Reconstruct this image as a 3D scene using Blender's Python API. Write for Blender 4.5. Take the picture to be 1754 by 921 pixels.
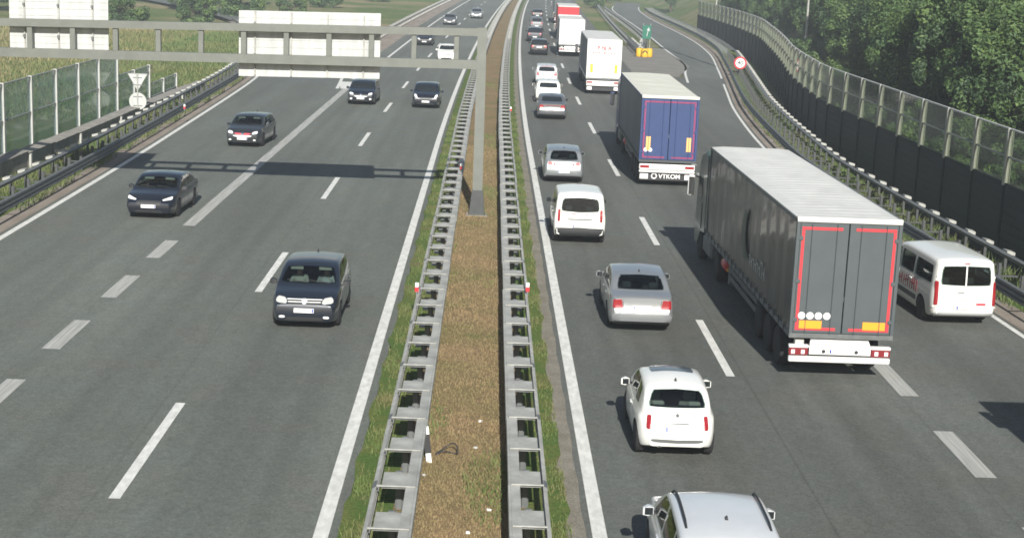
import bpy, bmesh, math, random
from mathutils import Vector, Matrix
from mathutils.bvhtree import BVHTree
R=math.radians
for o in list(bpy.data.objects): bpy.data.objects.remove(o)
scene=bpy.context.scene
COL=scene.collection
rng=random.Random(7)

# ------------------------------------------------------------------ camera
PW,PH=1754.,921.                       # photograph size in pixels
FPX,PIT,YAW,ROLL,CH=2625.0,0.20201,0.019696,0.040723,9.852
_F=Vector((math.sin(YAW)*math.cos(PIT),math.cos(YAW)*math.cos(PIT),-math.sin(PIT)))
_R0=Vector((math.cos(YAW),-math.sin(YAW),0)); _U0=_R0.cross(_F)
_R=_R0*math.cos(ROLL)+_U0*math.sin(ROLL); _U=-_R0*math.sin(ROLL)+_U0*math.cos(ROLL)
def G(x,y,Z=0.):
    """photograph pixel -> point on the horizontal plane at height Z"""
    d=_F*FPX+_R*(x-PW/2)-_U*(y-PH/2); t=(Z-CH)/d.z
    return Vector((0,0,CH))+d*t
cam_d=bpy.data.cameras.new('Camera'); cam=bpy.data.objects.new('Camera',cam_d); COL.objects.link(cam)
cam_d.sensor_width=36; cam_d.lens=36*FPX/PW; cam_d.clip_start=.5; cam_d.clip_end=4000
m=Matrix((( _R.x,_U.x,-_F.x,0),(_R.y,_U.y,-_F.y,0),(_R.z,_U.z,-_F.z,CH),(0,0,0,1)))
cam.matrix_world=m
scene.camera=cam
# ------------------------------------------------------------------ light
SUN_EL=R(31.0); SUN_H=Vector((.085,-1,0)).normalized()      # the sun stands behind the camera, a little to the right
world=bpy.data.worlds.new('World'); scene.world=world; world.use_nodes=True
nt=world.node_tree; bg=nt.nodes['Background']; sky=nt.nodes.new('ShaderNodeTexSky')
sky.sky_type='NISHITA'; sky.sun_disc=False; sky.sun_elevation=SUN_EL
sky.sun_rotation=math.atan2(SUN_H.x,SUN_H.y); sky.air_density=1.2; sky.dust_density=1.2
nt.links.new(sky.outputs[0],bg.inputs[0]); bg.inputs[1].default_value=.058
sun_d=bpy.data.lights.new('Sun','SUN'); sun_d.energy=5.0; sun_d.angle=R(.53); sun_d.color=(1,.965,.90)
sun=bpy.data.objects.new('Sun',sun_d); COL.objects.link(sun)
sdir=-(SUN_H*math.cos(SUN_EL)+Vector((0,0,math.sin(SUN_EL))))
sun.rotation_euler=sdir.to_track_quat('-Z','Y').to_euler(); sun.location=(0,0,60)
vs=scene.view_settings; vs.view_transform='Standard'; vs.look='None'; vs.gamma=1; vs.exposure=.6; vs.use_curve_mapping=False
scene.render.engine='CYCLES'
scene.cycles.filter_width=1.7; scene.cycles.max_bounces=7; scene.cycles.transparent_max_bounces=16

# ------------------------------------------------------------------ materials
MAT={}
def mat(name,col,rough=.5,metal=0.,coat=0.,spec=.5,noise=0.,nscale=4.,bump=0.,bscale=40.,nstretch=(1,1,1),col2=None,trans=0.,emit=0.,sheen=0.):
    if name in MAT: return MAT[name]
    M=bpy.data.materials.new(name); M.use_nodes=True; t=M.node_tree; b=t.nodes['Principled BSDF']
    b.inputs['Base Color'].default_value=(*col,1); b.inputs['Roughness'].default_value=rough
    b.inputs['Metallic'].default_value=metal; b.inputs['Coat Weight'].default_value=coat
    b.inputs['Specular IOR Level'].default_value=spec
    if coat: b.inputs['Coat Roughness'].default_value=.08
    if noise or bump:
        tc=t.nodes.new('ShaderNodeTexCoord'); mp=t.nodes.new('ShaderNodeMapping'); mp.inputs['Scale'].default_value=nstretch
        t.links.new(tc.outputs['Object'],mp.inputs[0])
    if noise:
        n=t.nodes.new('ShaderNodeTexNoise'); n.inputs['Scale'].default_value=nscale; n.inputs['Detail'].default_value=6; n.inputs['Roughness'].default_value=.65
        t.links.new(mp.outputs[0],n.inputs['Vector'])
        rp=t.nodes.new('ShaderNodeValToRGB'); rp.color_ramp.elements[0].position=.32; rp.color_ramp.elements[1].position=.70
        c2=col2 if col2 else tuple(c*(1-noise) for c in col)
        rp.color_ramp.elements[0].color=(*c2,1); rp.color_ramp.elements[1].color=(*col,1)
        t.links.new(n.outputs['Fac'],rp.inputs[0]); t.links.new(rp.outputs[0],b.inputs['Base Color'])
    if bump:
        n2=t.nodes.new('ShaderNodeTexNoise'); n2.inputs['Scale'].default_value=bscale; n2.inputs['Detail'].default_value=4
        t.links.new(mp.outputs[0],n2.inputs['Vector'])
        bp=t.nodes.new('ShaderNodeBump'); bp.inputs['Strength'].default_value=bump; bp.inputs['Distance'].default_value=.02
        t.links.new(n2.outputs['Fac'],bp.inputs['Height']); t.links.new(bp.outputs[0],b.inputs['Normal'])
    MAT[name]=M; return M
def glass(name,tint,refl_rough=.03,diff=0.,dcol=(.3,.32,.28),ior=1.5):
    """a thin pane: what is behind it, tinted, plus a Fresnel reflection and a film of dust"""
    M=bpy.data.materials.new(name); M.use_nodes=True; t=M.node_tree; t.nodes.remove(t.nodes['Principled BSDF']); out=t.nodes['Material Output']
    tr=t.nodes.new('ShaderNodeBsdfTransparent'); tr.inputs[0].default_value=(*tint,1)
    gl=t.nodes.new('ShaderNodeBsdfGlossy'); gl.inputs['Roughness'].default_value=refl_rough; gl.inputs[0].default_value=(.9,.9,.9,1)
    fr=t.nodes.new('ShaderNodeFresnel'); fr.inputs[0].default_value=ior
    ge=t.nodes.new('ShaderNodeNewGeometry'); iv=t.nodes.new('ShaderNodeMath'); iv.operation='SUBTRACT'; iv.inputs[0].default_value=1.; t.links.new(ge.outputs['Backfacing'],iv.inputs[1])
    mu=t.nodes.new('ShaderNodeMath'); mu.operation='MULTIPLY'; t.links.new(fr.outputs[0],mu.inputs[0]); t.links.new(iv.outputs[0],mu.inputs[1])
    mx=t.nodes.new('ShaderNodeMixShader'); t.links.new(mu.outputs[0],mx.inputs[0]); t.links.new(tr.outputs[0],mx.inputs[1]); t.links.new(gl.outputs[0],mx.inputs[2])
    last=mx
    if diff:
        df=t.nodes.new('ShaderNodeBsdfDiffuse'); df.inputs[0].default_value=(*dcol,1)
        tc=t.nodes.new('ShaderNodeTexCoord'); n=t.nodes.new('ShaderNodeTexNoise'); n.inputs['Scale'].default_value=1.3; n.inputs['Detail'].default_value=6
        mp=t.nodes.new('ShaderNodeMapping'); mp.inputs['Scale'].default_value=(1,1,.35); t.links.new(tc.outputs['Object'],mp.inputs[0]); t.links.new(mp.outputs[0],n.inputs['Vector'])
        mr=t.nodes.new('ShaderNodeMapRange'); mr.inputs[1].default_value=.3; mr.inputs[2].default_value=.7; mr.inputs[3].default_value=diff*.55; mr.inputs[4].default_value=diff*1.4
        t.links.new(n.outputs['Fac'],mr.inputs[0])
        m2=t.nodes.new('ShaderNodeMixShader'); t.links.new(mr.outputs[0],m2.inputs[0]); t.links.new(mx.outputs[0],m2.inputs[1]); t.links.new(df.outputs[0],m2.inputs[2]); last=m2
    t.links.new(last.outputs[0],out.inputs[0]); MAT[name]=M; return M

def ground_mat(name,stops,scale,grain,detail_scale=25.,bump=.5,bscale=30.,stretch=(1,1,1)):
    """patchy ground: broad noise picks between several real soil and grass colours, fine grain on top"""
    M=bpy.data.materials.new(name); M.use_nodes=True; t=M.node_tree; b=t.nodes['Principled BSDF']; b.inputs['Roughness'].default_value=.95; b.inputs['Specular IOR Level'].default_value=.15
    tc=t.nodes.new('ShaderNodeTexCoord'); mp=t.nodes.new('ShaderNodeMapping'); mp.inputs['Scale'].default_value=stretch; t.links.new(tc.outputs['Object'],mp.inputs[0])
    n=t.nodes.new('ShaderNodeTexNoise'); n.inputs['Scale'].default_value=scale; n.inputs['Detail'].default_value=8; n.inputs['Roughness'].default_value=.68
    t.links.new(mp.outputs[0],n.inputs['Vector'])
    rp=t.nodes.new('ShaderNodeValToRGB'); el=rp.color_ramp.elements
    while len(el)<len(stops): el.new(.5)
    for e,(p,c) in zip(el,stops): e.position=p; e.color=(*c,1)
    t.links.new(n.outputs['Fac'],rp.inputs[0])
    n2=t.nodes.new('ShaderNodeTexNoise'); n2.inputs['Scale'].default_value=detail_scale; n2.inputs['Detail'].default_value=5; n2.inputs['Roughness'].default_value=.75
    t.links.new(tc.outputs['Object'],n2.inputs['Vector'])
    mr=t.nodes.new('ShaderNodeMapRange'); mr.inputs[1].default_value=.3; mr.inputs[2].default_value=.7; mr.inputs[3].default_value=1-grain; mr.inputs[4].default_value=1+grain
    t.links.new(n2.outputs['Fac'],mr.inputs[0])
    mx=t.nodes.new('ShaderNodeVectorMath'); mx.operation='SCALE'; t.links.new(rp.outputs[0],mx.inputs[0]); t.links.new(mr.outputs[0],mx.inputs['Scale'])
    t.links.new(mx.outputs[0],b.inputs['Base Color'])
    n3=t.nodes.new('ShaderNodeTexNoise'); n3.inputs['Scale'].default_value=bscale; n3.inputs['Detail'].default_value=4; t.links.new(tc.outputs['Object'],n3.inputs['Vector'])
    bp=t.nodes.new('ShaderNodeBump'); bp.inputs['Strength'].default_value=bump; bp.inputs['Distance'].default_value=.03
    t.links.new(n3.outputs['Fac'],bp.inputs['Height']); t.links.new(bp.outputs[0],b.inputs['Normal'])
    MAT[name]=M; return M

def asphalt(name,base,tracks):
    """asphalt: aggregate grain, broad patches, polished wheel tracks and an oil stripe in each lane"""
    M=bpy.data.materials.new(name); M.use_nodes=True; t=M.node_tree; b=t.nodes['Principled BSDF']; b.inputs['Roughness'].default_value=.86; b.inputs['Specular IOR Level'].default_value=.3
    L=t.links.new; N=t.nodes.new
    tc=N('ShaderNodeTexCoord')
    def noise(scale,det,ro,st=(1,1,1)):
        mp=N('ShaderNodeMapping'); mp.inputs['Scale'].default_value=st; L(tc.outputs['Object'],mp.inputs[0])
        n=N('ShaderNodeTexNoise'); n.inputs['Scale'].default_value=scale; n.inputs['Detail'].default_value=det; n.inputs['Roughness'].default_value=ro; L(mp.outputs[0],n.inputs['Vector']); return n.outputs['Fac']
    def rng_(s,a,b_,lo=.3,hi=.7):
        r=N('ShaderNodeMapRange'); r.inputs[1].default_value=lo; r.inputs[2].default_value=hi; r.inputs[3].default_value=a; r.inputs[4].default_value=b_; L(s,r.inputs[0]); return r.outputs[0]
    def mul(a,b_):
        q=N('ShaderNodeMath'); q.operation='MULTIPLY'; L(a,q.inputs[0]); L(b_,q.inputs[1]); return q.outputs[0]
    f=mul(rng_(noise(26,3,.8),.70,1.32,.33,.67),rng_(noise(7,5,.7),.86,1.14))
    f=mul(f,rng_(noise(.22,4,.6,(1,.18,1)),.80,1.16)); f=mul(f,rng_(noise(2.6,6,.75,(1,.5,1)),.90,1.10))
    f=mul(f,rng_(noise(1.1,3,.6,(1,.04,1)),.92,1.08))
    sx=N('ShaderNodeSeparateXYZ'); L(tc.outputs['Object'],sx.inputs[0])
    for x0,wd,dep in tracks:
        d=N('ShaderNodeMath'); d.operation='SUBTRACT'; L(sx.outputs[0],d.inputs[0]); d.inputs[1].default_value=x0
        a=N('ShaderNodeMath'); a.operation='ABSOLUTE'; L(d.outputs[0],a.inputs[0])
        r=N('ShaderNodeMapRange'); r.interpolation_type='SMOOTHSTEP'; r.inputs[1].default_value=0; r.inputs[2].default_value=wd; r.inputs[3].default_value=1-dep; r.inputs[4].default_value=1; L(a.outputs[0],r.inputs[0])
        f=mul(f,r.outputs[0])
    mx=N('ShaderNodeVectorMath'); mx.operation='SCALE'; 
    cr=N('ShaderNodeMix'); cr.data_type='RGBA'; L(rng_(noise(.5,4,.6),0,1,.4,.65),cr.inputs[0]); cr.inputs[6].default_value=(*base,1); cr.inputs[7].default_value=(base[0]*1.03,base[1]*.98,base[2]*.96,1)
    L(cr.outputs[2],mx.inputs[0]); L(f,mx.inputs['Scale']); L(mx.outputs[0],b.inputs['Base Color'])
    bp=N('ShaderNodeBump'); bp.inputs['Strength'].default_value=.35; bp.inputs['Distance'].default_value=.01; L(noise(60,3,.7),bp.inputs['Height']); L(bp.outputs[0],b.inputs['Normal'])
    MAT[name]=M; return M

asphalt('asphalt_left',(.115,.127,.113),[(-4.6,.7,.08),(-8.5,.7,.10),(-13,.8,.07),(-3.75,.40,.10),(-5.45,.40,.10),(-7.65,.40,.12),(-9.35,.40,.12),(-12.1,.4,.06),(-13.9,.4,.06),(-6.86,.05,.14),(-10.86,.05,.12)])
asphalt('asphalt_right',(.101,.109,.099),[(4.2,.7,.08),(8.3,.8,.20),(7.4,.4,.12),(9.2,.4,.12),(12.6,.7,.07),(3.35,.40,.10),(5.05,.40,.10),(6.5,.05,.22),(10.0,.05,.14),(11.8,.4,.05),(13.5,.4,.05)])
asphalt('asphalt_ramp',(.110,.122,.112),[])
ground_mat('median_soil',[(.34,(.12,.14,.045)),(.42,(.17,.135,.066)),(.56,(.215,.150,.083)),(.70,(.255,.18,.105))],.42,.5,detail_scale=14,bump=.9,bscale=18)
ground_mat('verge_grass',[(.32,(.15,.125,.07)),(.43,(.105,.125,.035)),(.58,(.065,.115,.026)),(.75,(.13,.135,.06))],.7,.35,detail_scale=12,bump=.9,bscale=16)
ground_mat('gravel_mat',[(.35,(.17,.155,.12)),(.6,(.24,.22,.185))],1.5,.4,detail_scale=22,bump=1.,bscale=25)
ground_mat('field_grass',[(.32,(.075,.11,.03)),(.45,(.085,.125,.032)),(.56,(.17,.155,.075)),(.70,(.27,.22,.125))],.045,.35,detail_scale=1.2,bump=.8,bscale=3)
ground_mat('gore_paving',[(.35,(.16,.155,.14)),(.6,(.215,.205,.185))],.6,.2,detail_scale=16,bump=.4,bscale=20)
ground_mat('shoulder',[(.35,(.19,.16,.13)),(.6,(.27,.235,.20))],.9,.25,detail_scale=16,bump=.6,bscale=20,stretch=(1,.25,1))
mat('line_white',(.70,.70,.66),.75,noise=.32,nscale=6,nstretch=(1,.35,1))
mat('line_worn',(.46,.46,.43),.8,noise=.5,nscale=3.,nstretch=(6,.15,1))
mat('strip_black',(.02,.021,.022),.6)
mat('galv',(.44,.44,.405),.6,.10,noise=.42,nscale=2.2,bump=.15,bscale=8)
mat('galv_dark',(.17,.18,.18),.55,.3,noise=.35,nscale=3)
mat('rail_dark',(.075,.08,.08),.65,.1,noise=.35,nscale=3)
mat('galv_bright',(.52,.52,.49),.5,.2,noise=.25,nscale=3)
mat('gantry_grey',(.175,.184,.166),.5,.3,noise=.18,nscale=2)
mat('gantry_base',(.06,.065,.065),.7,noise=.3,nscale=4)
mat('sign_back',(.52,.53,.52),.5,.0,noise=.28,nscale=1.1,nstretch=(3,1,.5))
mat('concrete',(.30,.285,.25),.9,noise=.4,nscale=1.6,bump=.5,bscale=12)
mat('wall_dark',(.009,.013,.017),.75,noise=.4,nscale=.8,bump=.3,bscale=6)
mat('post_light',(.50,.50,.47),.5,.2,noise=.15,nscale=2)
mat('post_steel',(.34,.345,.32),.5,.3,noise=.25,nscale=2)
glass('glass_left',(.78,.86,.88),.08,.16,(.42,.50,.52),1.3)
glass('glass_right',(.82,.86,.76),.08,.12,(.36,.38,.30),1.3)
mat('rubber',(.018,.018,.019),.85,noise=.3,nscale=8)
mat('plastic_dark',(.025,.026,.028),.6)
mat('plastic_grey',(.10,.105,.105),.6)
mat('under',(.012,.012,.013),.9)
mat('interior',(.03,.031,.034),.85)
mat('interior_light',(.32,.31,.28),.8)
mat('rim',(.45,.46,.47),.35,.8)
mat('chrome',(.75,.75,.76),.15,1.)
glass('car_glass',(.42,.50,.48),.02)
mat('car_glass_dark',(.012,.016,.018),.05,spec=.8)
mat('trim_light',(.62,.62,.61),.35)
mat('lamp_clear',(.46,.46,.44),.2,spec=.8,coat=.5)
mat('lamp_white',(.78,.79,.78),.18,spec=.8,coat=.5)
mat('lamp_red',(.27,.015,.02),.25,coat=.4)
mat('lamp_red_dark',(.20,.02,.025),.25,coat=.4)
mat('lamp_orange',(.80,.25,.03),.3)
mat('plate_white',(.80,.80,.78),.45)
mat('plate_blue',(.03,.06,.30),.5)
mat('tape_red',(.58,.05,.06),.35)
mat('tape_magenta',(.25,.045,.11),.35)
mat('orange_plate',(.90,.33,.03),.4)
mat('orange_pale',(.82,.45,.16),.4)
mat('sticker',(.82,.80,.80),.5)
mat('red_paint',(.55,.03,.04),.4)
mat('letter_black',(.03,.03,.03),.6)
mat('letter_red',(.42,.05,.07),.5)
mat('letter_grey',(.42,.43,.43),.6)
mat('logo_green',(.028,.062,.045),.5)
mat('letter_green',(.05,.14,.075),.6)
mat('white_truck',(.72,.72,.70),.45,noise=.10,nscale=1.)
mat('tarp_roof',(.60,.60,.57),.6,noise=.15,nscale=1.5,nstretch=(1,.5,1))
mat('tarp_cream',(.66,.65,.56),.6,noise=.12,nscale=1.5)
mat('curtain_grey',(.020,.027,.031),.34,noise=.25,nscale=.8,nstretch=(1,1,.3),coat=.25)
mat('door_grey',(.074,.089,.094),.5,noise=.16,nscale=1.2)
mat('curtain_blue',(.042,.070,.115),.45,noise=.2,nscale=.8)
mat('door_blue',(.026,.052,.150),.5,noise=.15,nscale=1.2)
mat('curtain_white',(.30,.34,.40),.5,noise=.2,nscale=.8)
mat('frame_dark',(.07,.075,.08),.5,.2)
mat('cab_green',(.045,.075,.065),.35,coat=.4)
mat('cab_blue',(.05,.07,.18),.35,coat=.4)
mat('cab_white',(.7,.7,.68),.35,coat=.4)
mat('leaf_a',(.072,.128,.03),.65,noise=.5,nscale=.9,col2=(.028,.062,.016))
mat('leaf_b',(.12,.185,.042),.65,noise=.5,nscale=.9,col2=(.04,.08,.02))
mat('leaf_c',(.056,.108,.034),.65,noise=.5,nscale=.9,col2=(.02,.045,.016))
mat('bark',(.09,.07,.05),.9,noise=.4,nscale=6)
mat('blade_green',(.085,.15,.03),.8,noise=.5,nscale=.9,col2=(.15,.135,.055))
mat('blade_dry',(.27,.185,.10),.85,noise=.5,nscale=.5,col2=(.15,.135,.052))
mat('blade_tall',(.06,.125,.03),.8,noise=.5,nscale=.12,col2=(.15,.145,.055))
mat('blade_straw',(.27,.215,.115),.85,noise=.5,nscale=.1,col2=(.13,.145,.05))
mat('yellow',(.72,.42,.03),.5)
mat('green_sign',(.015,.13,.085),.4)
mat('skin',(.50,.33,.25),.6)
mat('shirt',(.36,.37,.38),.8)
mat('trousers',(.05,.06,.09),.85)
mat('hair',(.03,.022,.017),.7)
def paint(name,col,metal=.0,rough=.28,coat=.8): return mat(name,col,rough,metal,coat,noise=.06,nscale=3.)
paint('p_navy',(.014,.019,.030),.2); paint('p_navy2',(.010,.013,.022),.2); paint('p_charcoal',(.030,.034,.038),.3)
paint('p_black',(.010,.011,.014),.2); paint('p_white',(.76,.76,.72)); paint('p_silver',(.33,.345,.355),.55,.30); paint('p_silver2',(.29,.31,.32),.5,.30)
paint('p_grey',(.14,.145,.155),.4); paint('p_whitegrey',(.62,.64,.65),.15); paint('p_red',(.30,.03,.035)); paint('p_roofnavy',(.02,.028,.05))

# ------------------------------------------------------------------ mesh helpers
def tag(o,label=None,cat=None,group=None,kind=None):
    if label: o['label']=label
    if cat: o['category']=cat
    if group: o['group']=group
    if kind: o['kind']=kind
    return o
def empty(name,loc=(0,0,0),rz=0.):
    o=bpy.data.objects.new(name,None); COL.objects.link(o); o.location=loc; o.rotation_euler=(0,0,rz); o.empty_display_size=.2; return o
def thing(name,label,cat,loc=(0,0,0),rz=0.,group=None): return tag(empty(name,loc,rz),label,cat,group)
def link_mesh(name,me,parent=None,loc=None,rot=None,scale=None):
    o=bpy.data.objects.new(name,me); COL.objects.link(o)
    if parent: o.parent=parent
    if loc is not None: o.location=loc
    if rot is not None: o.rotation_euler=rot
    if scale is not None: o.scale=scale
    return o
class MB:
    def __init__(s): s.v=[]; s.f=[]; s.m=[]
    def add(s,vs,fs,mi=0):
        k=len(s.v); s.v+= [tuple(v) for v in vs]; s.f+=[tuple(i+k for i in f) for f in fs]; s.m+=[mi]*len(fs); return s
    def box(s,x0,x1,y0,y1,z0,z1,c=0.,mi=0):
        if c<=0:
            return s.add([(x0,y0,z0),(x1,y0,z0),(x1,y1,z0),(x0,y1,z0),(x0,y0,z1),(x1,y0,z1),(x1,y1,z1),(x0,y1,z1)],
              [(3,2,1,0),(4,5,6,7),(0,1,5,4),(1,2,6,5),(2,3,7,6),(3,0,4,7)],mi)
        c=min(c,(x1-x0)*.45,(y1-y0)*.45,(z1-z0)*.45)
        X=(x0,x1);Y=(y0,y1);Z=(z0,z1); vs=[]; ix={}
        for i in (0,1):
            for j in (0,1):
                for k in (0,1):
                    p=(X[i],Y[j],Z[k]); d=(c*(1-2*i),c*(1-2*j),c*(1-2*k))
                    for a in range(3):   # vertex lies on face normal to axis a
                        q=[p[t]+(0 if t==a else d[t]) for t in range(3)]; ix[i,j,k,a]=len(vs); vs.append(q)
        fs=[]
        for i in (0,1):
            l=[ix[i,0,0,0],ix[i,1,0,0],ix[i,1,1,0],ix[i,0,1,0]]; fs.append(l if i else l[::-1])
            l=[ix[0,i,0,1],ix[1,i,0,1],ix[1,i,1,1],ix[0,i,1,1]]; fs.append(l[::-1] if i else l)
            l=[ix[0,0,i,2],ix[1,0,i,2],ix[1,1,i,2],ix[0,1,i,2]]; fs.append(l if i else l[::-1])
        for a in (0,1):
            for b in (0,1):
                fs.append([ix[a,b,0,0],ix[a,b,1,0],ix[a,b,1,1],ix[a,b,0,1]])
                fs.append([ix[a,0,b,0],ix[a,1,b,0],ix[a,1,b,2],ix[a,0,b,2]])
                fs.append([ix[0,a,b,1],ix[1,a,b,1],ix[1,a,b,2],ix[0,a,b,2]])
        for i in (0,1):
            for j in (0,1):
                for k in (0,1): fs.append([ix[i,j,k,0],ix[i,j,k,1],ix[i,j,k,2]])
        return s.add(vs,fs,mi)
    def tube(s,path,r,n=8,mi=0,cap=True):
        P=[Vector(p) for p in path]; rings=[]
        for i,p in enumerate(P):
            d=(P[min(i+1,len(P)-1)]-P[max(i-1,0)]).normalized(); a=Vector((0,0,1)) if abs(d.z)<.9 else Vector((1,0,0))
            u=d.cross(a).normalized(); w=d.cross(u); rr=r[i] if isinstance(r,(list,tuple)) else r
            rings.append([p+u*math.cos(2*math.pi*k/n)*rr+w*math.sin(2*math.pi*k/n)*rr for k in range(n)])
        return s.rings(rings,cap,mi)
    def rings(s,rings,cap=True,mi=0,closed=True):
        n=len(rings[0]); vs=[v for r in rings for v in r]; fs=[]
        for i in range(len(rings)-1):
            for k in range(n if closed else n-1):
                a=i*n+k; b=i*n+(k+1)%n; fs.append((a,b,b+n,a+n))
        if cap: fs.append(tuple(range(n))[::-1]); fs.append(tuple(range((len(rings)-1)*n,len(rings)*n)))
        return s.add(vs,fs,mi)
    def lathe(s,prof,axis='x',n=24,c=(0,0,0),mi=0):
        rings=[]
        for a,r in prof:
            ring=[]
            for k in range(n):
                t=2*math.pi*k/n; u,w=r*math.cos(t),r*math.sin(t)
                p={'x':(a,u,w),'y':(u,a,w),'z':(u,w,a)}[axis]; ring.append((p[0]+c[0],p[1]+c[1],p[2]+c[2]))
            rings.append(ring)
        return s.rings(rings,True,mi)
    def grid(s,fn,n,m,mi=0):
        vs=[fn(i/n,j/m) for j in range(m+1) for i in range(n+1)]; fs=[]
        for j in range(m):
            for i in range(n): a=j*(n+1)+i; fs.append((a,a+1,a+n+2,a+n+1))
        return s.add(vs,fs,mi)
    def mesh(s,name,mats,smooth=None,fix=True):
        me=bpy.data.meshes.new(name); me.from_pydata(s.v,[],s.f)
        for k in (mats if isinstance(mats,(list,tuple)) else [mats]): me.materials.append(MAT[k])
        me.polygons.foreach_set('material_index',s.m)
        if fix:
            b=bmesh.new(); b.from_mesh(me); bmesh.ops.recalc_face_normals(b,faces=b.faces); b.to_mesh(me); b.free()
        if smooth is not None:
            me.shade_smooth(); me.set_sharp_from_angle(angle=R(smooth))
        me.update(); return me
    def build(s,name,mats,parent=None,smooth=None,loc=None,rot=None,fix=True):
        return link_mesh(name,s.mesh(name,mats,smooth,fix),parent,loc,rot)
def strip(name,left,right,z,m,parent=None,kind=None,thick=0.,nsub=1):
    """a ribbon between two polylines"""
    b=MB(); n=len(left)
    vs=[]
    for l,r in zip(left,right):
        for k in range(nsub+1):
            t=k/nsub; vs.append((l[0]+(r[0]-l[0])*t,l[1]+(r[1]-l[1])*t,z))
    fs=[]
    w=nsub+1
    for i in range(n-1):
        for k in range(nsub):
            a=i*w+k; fs.append((a,a+1,a+w+1,a+w))
    b.add(vs,fs)
    me=b.mesh(name,m,fix=False)
    if me.polygons[0].normal.z<0: me.flip_normals()
    o=link_mesh(name,me,parent)
    if kind: tag(o,kind=kind)
    return o
def lerp_tab(T,x):
    if x<=T[0][0]:
        (a,b),(c,d)=T[0],T[1]; return b+(x-a)*(d-b)/(c-a) if len(T[0])==2 and EXT else b
    for (a,b),(c,d) in zip(T,T[1:]):
        if x<=c: return b+(x-a)*(d-b)/(c-a)
    return T[-1][1]
EXT=False
def pchip(T):
    xs=[p[0] for p in T]; ys=[p[1] for p in T]; n=len(T); h=[xs[i+1]-xs[i] for i in range(n-1)]; d=[(ys[i+1]-ys[i])/h[i] for i in range(n-1)]
    m=[0]*n; m[0]=d[0]; m[-1]=d[-1]
    for i in range(1,n-1):
        if d[i-1]*d[i]>0:
            w1=2*h[i]+h[i-1]; w2=h[i]+2*h[i-1]; m[i]=(w1+w2)/(w1/d[i-1]+w2/d[i])
    def f(x):
        if x<=xs[0]: return ys[0]
        if x>=xs[-1]: return ys[-1]
        i=0
        while x>xs[i+1]: i+=1
        t=(x-xs[i])/h[i]; t2=t*t; t3=t2*t
        return (2*t3-3*t2+1)*ys[i]+(t3-2*t2+t)*h[i]*m[i]+(-2*t3+3*t2)*ys[i+1]+(t3-t2)*h[i]*m[i+1]
    return f
def text_mesh(txt,size,ext,m,name='lettering',bold=0.):
    cu=bpy.data.curves.new(name,'FONT'); cu.body=txt; cu.size=size; cu.extrude=ext; cu.align_x='CENTER'; cu.align_y='CENTER'; cu.offset=bold; cu.resolution_u=3
    ob=bpy.data.objects.new('tmp',cu); COL.objects.link(ob); dg=bpy.context.evaluated_depsgraph_get()
    me=bpy.data.meshes.new_from_object(ob.evaluated_get(dg)); bpy.data.objects.remove(ob); bpy.data.curves.remove(cu)
    me.name=name; me.materials.clear(); me.materials.append(MAT[m]); return me

# ------------------------------------------------------------------ alignment of the motorway (metres; x right, y ahead)
def C(y): return ((y-80)/91.)**1.637 if y>80 else 0.            # gentle right-hand bend far ahead
LX=pchip([(-60,-15.2),(20,-15.7),(50,-16.0),(59,-16.1),(69,-16.25),(86,-16.65),(103,-17.1),(115,-17.55),(135,-19.3),(170,-25),(210,-36),(260,-57),(330,-98)])   # left edge line, slip road
LRX=lambda y: LX(y)-.72                                           # front of left guardrail
RX=pchip([(-60,19.5),(0,17.6),(30,16.35),(44,15.9),(52,15.65),(60,15.45),(71,15.4),(85.5,16.15),(105,17.7),(121,19.5),(145,22.3),(173,25.2),(200,26.7),(229,27.4),(260,27.9),(300,29.5),(360,35)])   # front of right guardrail
RE=lambda y: RX(y)-.78                                            # right edge line
NEAR=-40
def ys_(a,b,st):
    n=max(1,int(round((b-a)/st))); return [a+(b-a)*i/n for i in range(n+1)]

# terrain ------------------------------------------------------------
def terr(x,y):
    z=-.10
    d=x-(RX(min(max(y,-60),360))+1.9)
    if d>0:
        if d<2.9: z=-.10-1.15*d/2.9
        elif d<3.3: z=-1.25
        elif d<10: z=-1.25+(d-3.3)*.48
        else: z=1.966+min((d-10)*.08,3.5)
    e=-x-22.5
    if e>0: z=-.10+.35*math.sin(e*.09)*math.sin(y*.045+1)*min(1,e/8)-min(e,30)*.012
    return z
xs=[-420,-300,-220,-160,-120,-95,-80]+[-70+i*2 for i in range(26)]+[-18+i for i in range(54)]+[37+i*3 for i in range(14)]+[85,110,150,200,300,420]
yy=[-80,-60,-50]+[-40+i*3 for i in range(134)]+[370,390,420,460,520,600,720,900]
b=MB(); nx=len(xs)
b.add([(x,y,terr(x,y)) for y in yy for x in xs],[(j*nx+i,j*nx+i+1,(j+1)*nx+i+1,(j+1)*nx+i) for j in range(len(yy)-1) for i in range(nx-1)])
tag(b.build('ground','field_grass',smooth=60,fix=False),kind='structure')

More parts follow.
